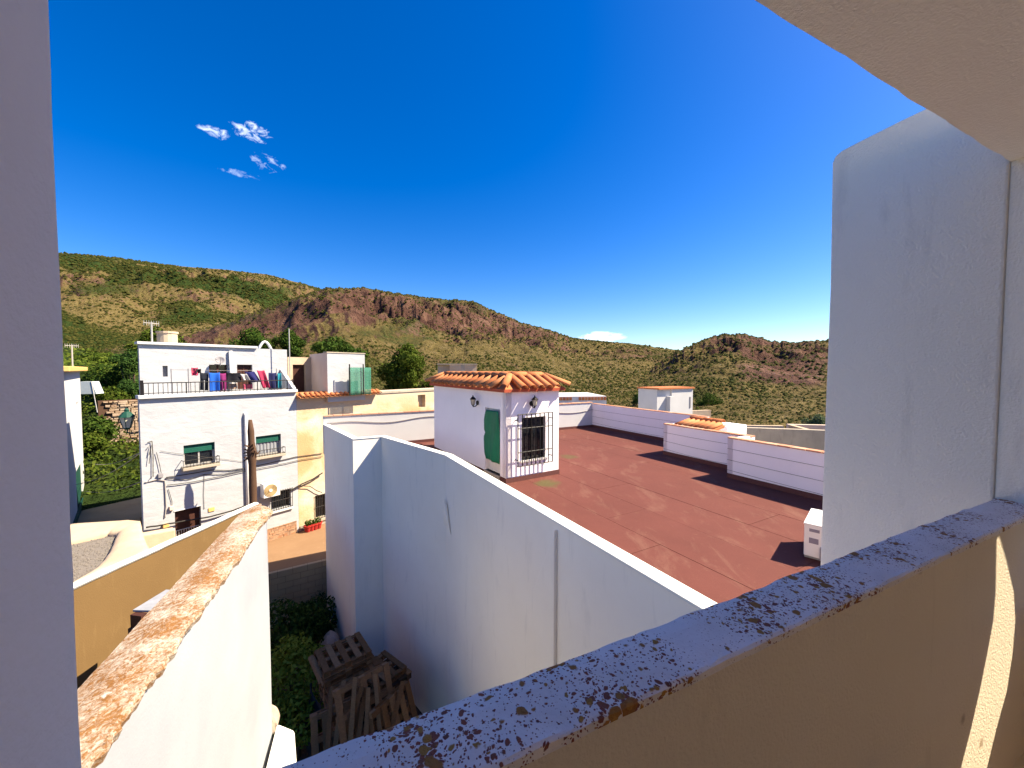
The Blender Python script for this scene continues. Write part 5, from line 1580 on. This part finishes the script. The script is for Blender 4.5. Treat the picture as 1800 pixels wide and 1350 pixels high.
while z < zst:
    hgt = r_.uniform(.10, .24); s = -3.6 + r_.uniform(0, .2)
    while s < 8:
        w = r_.uniform(.2, .62); lim = zst - .12 * r_.random() if s > .1 else zsb + 1.15
        if z + hgt < lim:
            dz = r_.uniform(-.02, .02); o_n = r_.uniform(-.02, .1)
            a_ = [swf.p(s + .012, -.15, z + .01 + dz), swf.p(s + w - .012, -.15, z + .01 - dz), swf.p(s + w - .03, o_n, z + .02 - dz), swf.p(s + .03, o_n, z + .02 + dz)]
            h_ = [swf.p(s + .012, -.15, z + hgt - .01), swf.p(s + w - .012, -.15, z + hgt - .01), swf.p(s + w - .04, o_n, z + hgt - .02), swf.p(s + .03, o_n, z + hgt - .03)]
            cp.hexa(a_, h_)
        s += w
    z += hgt
rs_ = cp.build('stones', M_stone, rw); rs_['kind'] = 'stuff'
# grass blades on the bank
def blades(n, fn, hgt, seed, mat, name, label):
    r_ = np.random.default_rng(seed); u, v = r_.random(n), r_.random(n)
    P = np.array([fn(a, b_) for a, b_ in zip(u, v)])
    a = r_.uniform(0, 2 * pi, n); w = .03; h = hgt * r_.uniform(.5, 1.3, n)
    d = np.stack([np.cos(a), np.sin(a), 0 * a], -1)
    tip = P + np.stack([r_.normal(0, .12, n), r_.normal(0, .12, n), h], -1)
    V = np.stack([P - d * w, P + d * w, tip], 1).reshape(-1, 3)
    me = fast_mesh(name, V, np.arange(n * 3).reshape(-1, 3)); me.materials.append(mat)
    o = bpy.data.objects.new(name, me); COL.objects.link(o)
    return tag(o, label, 'grass', kind='stuff')
blades(26000, bank, .30, 5, M_grass, 'bank_grass', 'yellow green grass growing on the bank below the rubble wall')
for i, (px, py, d_, rad_, mt, lab) in enumerate([(172, 745, 26.3, 1.1, M_leaf, 'green climbing bush at the left end of the rubble wall'), (160, 770, 25, .8, M_leaf_bright, 'bright bush below the left end of the rubble wall'),
        (195, 690, 29, 1.0, M_leaf_bright, 'yellow green bush on top of the rubble wall'), (232, 682, 31, 1.2, M_leaf_dark, 'dark bush behind the rubble wall near the railing'), (185, 655, 36, 1.8, M_leaf, 'wide bush on the green slope over the rubble wall'), (160, 630, 46, 2.2, M_leaf_bright, 'pale green bush high on the slope by the far left house')]):
    c_ = at_depth(px, py, d_)
    lob = [(0, 0, rad_ * .7, rad_ * .8, rad_ * .8, rad_ * .8)] + [(rad_ * .6 * cos(k * 1.3 + i), rad_ * .6 * sin(k * 1.3 + i), rad_ * (.4 + .25 * (k % 3)), rad_ * .5, rad_ * .5, rad_ * .5) for k in range(5)]
    tree('bush', lab, (c_.x, c_.y, c_.z - rad_), lob, 1500, .06 + rad_ * .05, mt, 'bush', 'bushes by the lane', 200 + i, .06)
r_ = random.Random(77); lob = []
for i in range(150):
    a = r_.uniform(-54, -36); R = r_.uniform(31, 62)
    z = float(hill_height(np.array([a]), np.array([R]))[0][0]); k = r_.uniform(.5, 1.3)
    lob.append((R * sin(radians(a)), R * cos(radians(a)), z + k * .2, k * 1.3, k * 1.3, k))
V, F = leaf_cloud(lob, 26000, .12, 78); me = fast_mesh('slope_bushes', V, F); me.materials.append(M_leaf_bright)
o = bpy.data.objects.new('slope_bushes', me); COL.objects.link(o)
tag(o, 'tangle of bright green bushes covering the slope above the lane', 'undergrowth', kind='stuff')
# small greenhouse frame beyond the far left house
g0 = at_depth(153, 690, 26.5)
gh = thing('plastic_greenhouse', (g0.x, g0.y, g0.z - 1), 'small whitish plastic covered shelter right of the far left house', 'greenhouse')
gf = Fr((g0.x, g0.y), 70)
M_gh = plain('greenhouse plastic', (.45, .50, .50), .4, .15)
MB().hexa([gf.p(-.6, -.8, g0.z - .1), gf.p(.5, -.8, g0.z - .1), gf.p(.5, 0, g0.z - .1), gf.p(-.6, 0, g0.z - .1)], [gf.p(-.5, -.8, g0.z + .75), gf.p(.25, -.8, g0.z + .75), gf.p(.25, 0, g0.z + .75), gf.p(-.5, 0, g0.z + .75)]).build('cover', M_gh, gh)
MB().bar(gf.p(.5, 0, g0.z - 1.4), gf.p(.25, 0, g0.z + .75), .03).bar(gf.p(-.6, 0, g0.z - 1.4), gf.p(-.5, 0, g0.z + .75), .03).build('frame', M_galv, gh)

# ------------------------------------------------------------------ tan wall, rough terrace, chimney
ZTAN = 3.2
ta, tb = G(131, 1030, ZTAN), G(425, 897, ZTAN)
tv = tb - ta; taf = Fr((ta.x, ta.y), degrees(atan2(tv.x, tv.y))); LT = tv.length
tw = thing('tan_wall', taf.p(LT / 2, 0, -1.2), 'long tan rendered wall with thin white coping behind the lichen topped wall', 'wall')
sE = taf.px(452, 900)[0]
mb = MB()
def tanf(u, v):
    s = -3 + u * (sE + 3)
    return taf.p(s, .012 * n1(s * 1.5 + v * 6, 97), -1.3 + v * (ZTAN - .07 + 1.3))
mb.sheet(tanf, 40, 20); mb.build('wall_face', M_tan, tw, smooth=True)
MB().fbox(taf, -3, sE, -.11, -.02, -1.3, ZTAN - .07).build('wall_core', M_tan, tw)
mb = MB().sheet(lambda u, v: taf.p(-3 + u * (sE + 3.02),   .035 - v * .13 + .01 * n1(u * 40, 98) * (v < .5), ZTAN - .03 * (v == 0) + .02 * n1(u * 30, 99)), 60, 3)
mb.build('coping', M_coping_white, tw, thick=.06)
# rough terrace behind it
ZG = 2.85
rt_ = thing('rough_terrace', G(170, 985, ZG - .3), 'lumpy cream plastered terrace with a grey gravel patch behind the tan wall', 'terrace')
outer = [(70, 930), (131, 920), (180, 917), (225, 914), (246, 916), (254, 948), (262, 965), (232, 985), (185, 1006), (140, 1026), (100, 1050), (60, 1070)]
inner_ = [(60, 962), (128, 950), (165, 942), (190, 936), (206, 937), (198, 955), (192, 968), (180, 985), (166, 1000), (150, 1012), (120, 1028), (70, 1050)]
mb = MB(); no = len(outer)
po = [G(x, y, ZG) for x, y in outer]; pi_ = [G(x, y, ZG - .05) for x, y in inner_]
def ringpt(i, f):
    i %= no
    return po[i].lerp(pi_[i], f) + Vector((0, 0, .05 * sin(pi * f) + .03 * n1(i * 1.7 + f * 4, 101)))
pts_ = []
def interp(lst, u):
    q = u * no; i = int(q) % no; f = q - int(q)
    return lst[i].lerp(lst[(i + 1) % no], f)
NR = 96
def ring(u, v):
    u = u % 1.0
    o__, i__ = interp(po, u), interp(pi_, u)
    if v < .2: return o__ + Vector((0, 0, -.9 * (1 - v / .2)))
    if v > .85:
        return i__ + Vector((0, 0, -.14 * (v - .85) / .15)) + Vector((.03 * n1(u * 60, 102), .03 * n1(u * 55, 103), 0))
    f = (v - .2) / .65
    q = o__.lerp(i__, f)
    return q + Vector((.02 * n1(u * 50, 104), .02 * n1(u * 45, 105), .05 * sin(pi * f) + .05 * n1(u * 24 + f * 3, 106) * sin(pi * min(1, f * 1.2))))
mb.sheet(ring, NR, 10)
mb.build('plaster_border', M_cream, rt_, smooth=True)
MB().add([G(x, y, ZG - .16) for x, y in [(40, 945), (230, 925), (200, 990), (150, 1022), (60, 1080)]], [(0, 1, 2, 3, 4)]).build('gravel_bed', M_gravel, rt_)
gpts = []
cp = MB(); r_ = random.Random(4)
for i in range(420):
    q = G(r_.uniform(125, 205), r_.uniform(938, 1024), ZG - .155); s = r_.uniform(.012, .035)
    cp.add([q + Vector((s, 0, 0)), q + Vector((0, s, 0)), q + Vector((-s, 0, 0)), q + Vector((0, -s, 0)), q + Vector((0, 0, s))], [(0, 1, 4), (1, 2, 4), (2, 3, 4), (3, 0, 4)])
gr = cp.build('gravel', M_gravel, rt_); gr['kind'] = 'stuff'
MB().prism([(p_.x, p_.y) for p_ in [po[0], po[2], po[4], po[5], po[8], po[11]]], -.2, ZG - .4).build('terrace_base', M_cream, rt_)
# chimney with slate cap
cz = 2.9
cc0 = G(272, 1056, cz)
cf = Fr((cc0.x, cc0.y), 40)
cm = thing('chimney', cf.p(0, 0, -1.2), 'squat chimney covered by a grey slate slab beside the tan wall', 'chimney')
c1_, c2_, c3_, c4_ = G(233, 1072, cz), G(268, 1073, cz), G(330, 1038, cz), G(292, 1036, cz)
mb = MB().hexa([(p_.x, p_.y, cz - .04) for p_ in (c1_, c2_, c3_, c4_)], [(p_.x, p_.y, cz) for p_ in (c1_, c2_, c3_, c4_)])
mb.build('slate_cap', M_grey_slate, cm, bevel=.006)
cen = (c1_ + c2_ + c3_ + c4_) / 4
cfr = Fr((cen.x, cen.y), degrees(atan2((c3_ - c2_).x, (c3_ - c2_).y)))
for e in (-.42, .3): MB().fbox(cfr, e, e + .1, -.12, .12, cz - .28, cz - .042).build('cap_pier', M_door_brown, cm)
MB().fbox(cfr, -.45, .43, -.14, .14, -1.2, cz - .282).build('chimney_shaft', M_wood_dark, cm)

# ------------------------------------------------------------------ yard: block wall, ivy, pallets
bw = thing('block_wall', blk.p(1, 0, -1.2), 'brownish concrete block retaining wall between yard and street', 'wall')
MB().fbox(blk, -1.2, 4.2, -.14, -.012, -1.25, .64).build('mortar_core', M_mortar, bw)
r_ = random.Random(2)
rows_b = 9; bh = 1.87 / rows_b
for j in range(rows_b):
    s = -1.2 - (.22 if j % 2 else 0)
    while s < 4.2:
        x0, x1 = max(s, -1.2), min(s + .44, 4.2)
        if x1 - x0 > .05:
            n_ = r_.uniform(-.004, .006); z0_ = -1.22 + j * bh
            MB().fbox(blk, x0 + .007, x1 - .007, -.13, n_, z0_ + .007, z0_ + bh - .007).build('block', M_block, bw)
        s += .44
# ivy and bushes in the yard
yb = [((505, 1110), -.4, 1.0, M_leaf_dark, 'dark ivy mass in front of the block wall', 2600), ((548, 1090), -.5, .8, M_leaf_dark, 'dark ivy mass in the corner by the white house wall', 2000),
      ((510, 1190), -.2, .95, M_leaf_yard, 'sunlit green shrub between the yard wall and the pallets', 2600), ((520, 1262), -.3, .75, M_leaf_yard, 'green shrub near the green box at the foot of the yard wall', 1800), ((555, 1040), -.6, .7, M_leaf_dark, 'narrow ivy climbing the end of the block wall', 1200)]
for i, (pxl, zc, rad_, mt, lab, n_) in enumerate(yb):
    c_ = G(*pxl, zc)
    lob = [(0, 0, rad_ * .75, rad_ * .75, rad_ * .75, rad_ * .7)] + [(rad_ * .65 * cos(k * 1.25 + i), rad_ * .65 * sin(k * 1.25 + i), rad_ * (.4 + .25 * (k % 3)), rad_ * .45, rad_ * .45, rad_ * .45) for k in range(6)]
    tree('shrub', lab, (c_.x, c_.y, -1.2), [(a, b_, c + zc + .6, d, e, f) for a, b_, c, d, e, f in lob], n_, .055, mt, 'shrub', 'shrubs in the yard', 300 + i, .05)
# rocks
def rock(P, r, label, seed, sq=(1, 1, 1)):
    bm = bmesh.new(); bmesh.ops.create_icosphere(bm, subdivisions=3, radius=r)
    for v in bm.verts:
        d = v.co.normalized(); k = 1 + .45 * n1(d.x * 2.2 + seed, seed) + .3 * n1(d.y * 3 + d.z * 2, seed + 1)
        v.co = Vector((v.co.x * k * sq[0], v.co.y * k * sq[1], v.co.z * k * sq[2]))
    me = bpy.data.meshes.new('rock'); bm.to_mesh(me); bm.free(); me.materials.append(M_rock)
    o = bpy.data.objects.new('rock', me); COL.objects.link(o); o.location = P
    return tag(o, label, 'rock')
q = pw.p(L + .30, width * .6, 0); rock((q[0], q[1], 2.45), .15, 'pale upright rock at the end of the yard wall', 3, (.6, .7, 1.3))
q = G(577, 1112, -.6); rock((q.x + .1, q.y - .1, -.9), .3, 'greyish rock lump at the corner of the white house', 5, (1, .8, 1.2))
# pallets
BOARD = {}
def pallet(P, yaw, tilt, roll, label, mt, seed, Lx=1.2, Ly=.9, missing=()):
    r_ = random.Random(seed)
    o = thing('pallet', (0, 0, 0), label, 'pallet', 'wooden pallets piled in the yard')
    def bd(x0, x1, y0, y1, z0, z1, nm):
        MB().fbox(unit_frame(), x0, x1, -y1, -y0, z0, z1).build(nm, mt if r_.random() < .7 else M_wood_pale, o)
    for i in range(5):
        if i in missing: continue
        x = -Lx / 2 + (Lx - .12) * i / 4 + r_.uniform(-.015, .015)
        bd(x, x + .12, -Ly / 2, Ly / 2, .122, .144, 'top_board')
    for y in (-Ly / 2, -.05, Ly / 2 - .1): bd(-Lx / 2, Lx / 2, y, y + .1, .10, .121, 'stringer')
    for x in (-Lx / 2, -.06, Lx / 2 - .12):
        for y in (-Ly / 2, -.05, Ly / 2 - .1): bd(x + .002, x + .118, y + .002, y + .098, .022, .099, 'spacer_block')
    for y in (-Ly / 2, -.05, Ly / 2 - .1): bd(-Lx / 2, Lx / 2, y + .001, y + .099, 0, .021, 'bottom_board')
    o.rotation_euler = (tilt, roll, yaw); o.location = P
    return o
PC = G(606, 1142, 1.0)
pyaw = radians(90 - 40) - pi / 2 + radians(0)
a1_ = G(555.6, 1145, 1.0); a2_ = G(622, 1116, 1.0)
pyaw = atan2((a2_ - a1_).y, (a2_ - a1_).x)
ordn = ['topmost pallet of the left pile, with wide gaps between boards', 'second pallet from the top of the left pile', 'third pallet from the top of the left pile', 'fourth pallet from the top of the left pile', 'fifth pallet down in the left pile', 'sixth pallet down in the left pile', 'seventh pallet down in the left pile', 'eighth pallet down in the left pile', 'ninth pallet down in the left pile', 'tenth pallet down in the left pile', 'eleventh pallet down in the left pile', 'twelfth pallet down in the left pile', 'lowest pallet of the left pile']
for i in range(13):
    z = 1.0 - .15 - i * .165
    if z < -1.21: break
    pallet((PC.x + rng.uniform(-.06, .06) + .03 * i, PC.y + rng.uniform(-.05, .05) - .03 * i, z), pyaw + rng.uniform(-.06, .06), .02 * rng.standard_normal(), .02 * rng.standard_normal(), ordn[i], M_wood, 20 + i, 1.0, .8)
PC2 = G(668, 1190, .4)
for i in range(9):
    z = .45 - i * .165
    if z < -1.21: break
    pallet((PC2.x + rng.uniform(-.07, .07), PC2.y + rng.uniform(-.07, .07) - .02 * i, z), pyaw + .25 + rng.uniform(-.08, .08), .03 * rng.standard_normal(), .03 * rng.standard_normal(),
           ('top pallet of the lower right pile against the white wall' if i == 0 else ordn[i].replace('left pile', 'lower right pile')), M_wood_dark if i % 2 else M_wood, 50 + i, 1.0, .8)
# leaning pallet frames in front
LP = at_depth(640, 1215, 7.45)
pallet((LP.x, LP.y, LP.z - .25), pyaw + .05, radians(68), 0, 'broken pallet leaning upright on the front of the pile', M_wood_pale, 80, 1.1, 1.0, (1,))
LP2 = at_depth(590, 1255, 7.4)
pallet((LP2.x, LP2.y, LP2.z - .3), pyaw - .12, radians(76), 0, 'splintered pallet standing below the leaning one', M_wood_pale, 81, .9, .9, (2,))
LP3 = at_depth(690, 1240, 7.3)
pallet((LP3.x, LP3.y, LP3.z - .3), pyaw + .3, radians(70), 0, 'darker pallet leaning on the right side of the pile', M_wood, 82, .9, .9, (0,))
for i in range(9):
    r_ = random.Random(i + 60)
    q = at_depth(578 + 13 * i, 1290 + 8 * (i % 3), 7.0)
    e = q + Vector((r_.uniform(-.3, .3), r_.uniform(.2, .5), r_.uniform(.5, .9)))
    mb = MB(); d = (e - q).normalized(); u = d.cross(Vector((0, 1, .3))).normalized(); w = d.cross(u)
    q2 = q - d * .5
    mb.hexa([q2 + u * .05 + w * .012, q2 - u * .05 + w * .012, q2 - u * .05 - w * .012, q2 + u * .05 - w * .012], [e + u * .03 + w * .012, e - u * .05 + w * .012, e - u * .04 - w * .012, e + u * .035 - w * .012])
    o = mb.build('timber_scrap', M_wood_pale if i % 2 else M_wood)
    tag(o, ('leftmost', 'second', 'third', 'fourth', 'fifth', 'sixth', 'seventh', 'eighth', 'rightmost')[i] + ' splintered board from the left propped on the front of the pallet pile', 'board', 'splintered boards by the pallets')
# logs on the left side of the pile
for i, (x0, y0, x1, y1) in enumerate([(546, 1155, 566, 1200), (549, 1158, 572, 1204)]):
    a_, b__ = G(x0, y0, .95), G(x1, y1, .7)
    o = MB().tube([a_, b__], .06, 9).build('log', M_wood_pale); tag(o, ('outer' if i == 0 else 'inner') + ' pale log lying along the left edge of the pallet pile', 'log', 'logs on the pallet pile')
# dark plastic at the left of the pile and green box
a_, b__ = G(548, 1200, .3), G(566, 1290, -.2)
o = MB().sheet(lambda u, v: (a_.lerp(b__, u) + Vector((-.08 * sin(u * 9) - .15 * v, .05 * sin(v * 7 + u * 5), -1.3 * v + .06 * sin(u * 13)))), 16, 14).build('tarpaulin', plain('black tarpaulin', (.02, .028, .032), .45, .3), smooth=True, thick=.01)
tag(o, 'crumpled blackish tarpaulin hanging on the left of the pallet pile', 'tarpaulin')
gb = pw.p(L - .25, width + .62, 0); gfr = pw.off(-0)
gbx = thing('green_box', (gb[0], gb[1], -1.2), 'bright green plastic crate stack at the foot of the yard wall', 'crate')
gs = Fr((gb[0], gb[1]), LAZ)
M_gbox = plain('green crate plastic', (.01, .32, .20), .45, .12)
MB().hexa([gs.p(-.35, -.22, -1.2), gs.p(.35, -.22, -1.2), gs.p(.35, .18, -1.2), gs.p(-.35, .18, -1.2)], [gs.p(-.42, -.26, 1.75), gs.p(.42, -.26, 1.75), gs.p(.42, .22, 1.75), gs.p(-.42, .22, 1.75)]).build('bin_body', M_gbox, gbx, bevel=.03)
MB().fbox(gs, -.45, .45, -.29, .25, 1.755, 1.83).build('lid', M_gbox, gbx, bevel=.02)
gbx['label'] = 'bright green plastic bin at the foot of the lichen topped yard wall'; gbx['category'] = 'bin'; gbx.name = 'green_bin'

# ------------------------------------------------------------------ distant buildings
def far_box(name, label, x0, x1, ytop, ybase, depth, azf, deep, mat, cat='building'):
    a = at_depth(x0, ytop, depth); fr = Fr((a.x, a.y), azf); s1 = fr.px(x1, ytop)[0]
    o = thing(name, fr.p(s1 / 2, -deep / 2, -1.7), label, cat)
    MB().fbox(fr, 0, s1, -deep, 0, -1.8, a.z).build('wall', mat, o)
    return o, fr, s1, a.z
o, fr, s1, zt = far_box('roof_box', 'pale beige roof hut behind the left end of the tiled stair hut', 790, 838, 641, 690, 30, 80, 3, M_cream)
MB().fbox(fr, s1 * .42, s1 * .55, 0, .01, zt - 1.2, zt - .02).build('stain_panel', M_concrete, o)
MB().fbox(fr, -.9, -.005, -2.5, -.3, -1.8, zt - .05).build('side_block', M_concrete, o)
MB().fbox(fr, -.95, s1 + .05, -3.05, .05, zt, zt + .08).build('roof_edge', M_concrete, o)
o, fr, s1, zt = far_box('distant_white_house', 'distant white roof wall with broken brick edge right of the stair hut', 978, 1066, 697, 740, 24, 84, 4, M_white, 'house')
for i in range(16):
    if i in (5, 6): continue
    MB().fbox(fr, s1 * i / 16 + .02, s1 * (i + 1) / 16 - .02, -.2, .02, zt - .22, zt - .04).build('edge_brick', M_tile, o) if False else MB().fbox(fr, s1 * i / 16 + .02, s1 * (i + 1) / 16 - .02, .002, .03, zt - .25, zt - .05).build('edge_brick', M_tile, o)
o, fr, s1, zt = far_box('distant_white_house', 'distant small white roof house with thin tile rim beyond the long roof wall', 1181, 1218, 684, 740, 27, 62, 1.8, M_white, 'house')
lf = Fr(fr.p(0, 0, 0)[:2], 62 + 90)
s2 = 1.7
MB().fbox(fr, -1.35, -.005, -1.8, -.1, -1.8, zt).build('wall', M_white, o)
MB().fbox(fr, -1.42, s1 + .08, -1.9, .1, zt, zt + .1).build('roof_rim', M_tile, o)
MB().fbox(fr, -.45, -.1, -.1, .25, zt - 1.6, zt - .5).build('flue', M_white, o)
MB().fbox(fr, s1 - .35, s1 - .22, .0, .03, zt - 1.4, zt - .6).build('window', M_plastic_grey, o)
o, fr, s1, zt = far_box('distant_wall', 'low beige wall right of the distant white roof house', 1217, 1250, 722, 740, 30, 75, .3, M_cream, 'wall')
gw = at_depth(1285, 751, 20); fr = Fr((gw.x, gw.y), 105)
o = thing('concrete_wall', fr.p(2, 0, -1.7), 'stained grey concrete wall beyond the stepped roof wall at right', 'wall')
s1 = fr.px(1500, 760)[0]
MB().fbox(fr, 0, s1, -.3, 0, -1.8, gw.z).build('wall_body', M_concrete, o)
gw2 = at_depth(1311, 748, 26); fr2 = Fr((gw2.x, gw2.y), 95); s1 = fr2.px(1378, 748)[0]
o = thing('concrete_wall', fr2.p(2, 0, -1.7), 'sunlit low beige wall behind the stained concrete wall', 'wall')
MB().fbox(fr2, 0, s1, -.3, 0, -1.8, gw2.z).build('wall_body', M_cream, o)
gw3 = at_depth(1386, 746, 27); fr3 = Fr((gw3.x, gw3.y), 100); s1 = fr3.px(1480, 746)[0]
o = thing('ruined_house', fr3.p(2, -1, -1.7), 'roofless pinkish brown walls at the far right behind the concrete wall', 'ruin')
MB().fbox(fr3, 0, s1, -.3, 0, -1.8, gw3.z).build('wall', M_pink, o)
MB().fbox(fr3, 0, .3, 0.0, 2.5, -1.8, gw3.z - .02).build('side_wall', M_cream, o)
fh = at_depth(163, 478, 1120)
zfh = float(hill_height(np.array([degrees(atan2(fh.x, fh.y))]), np.array([sqrt(fh.x ** 2 + fh.y ** 2)]))[0][0])
o = thing('hill_farmhouse', (fh.x, fh.y, zfh), 'tiny white farmhouse high on the far left hill', 'house')
ff = Fr((fh.x, fh.y), 80)
MB().fbox(ff, -9, 9, -10, 0, zfh - 6, zfh + 7).build('wall', M_white, o)
MB().hexa([ff.p(-9.5, -10.5, zfh + 7), ff.p(9.5, -10.5, zfh + 7), ff.p(9.5, .5, zfh + 7), ff.p(-9.5, .5, zfh + 7)], [ff.p(-9.5, -5.2, zfh + 10), ff.p(9.5, -5.2, zfh + 10), ff.p(9.5, -4.8, zfh + 10), ff.p(-9.5, -4.8, zfh + 10)]).build('roof', M_tile_pale, o)
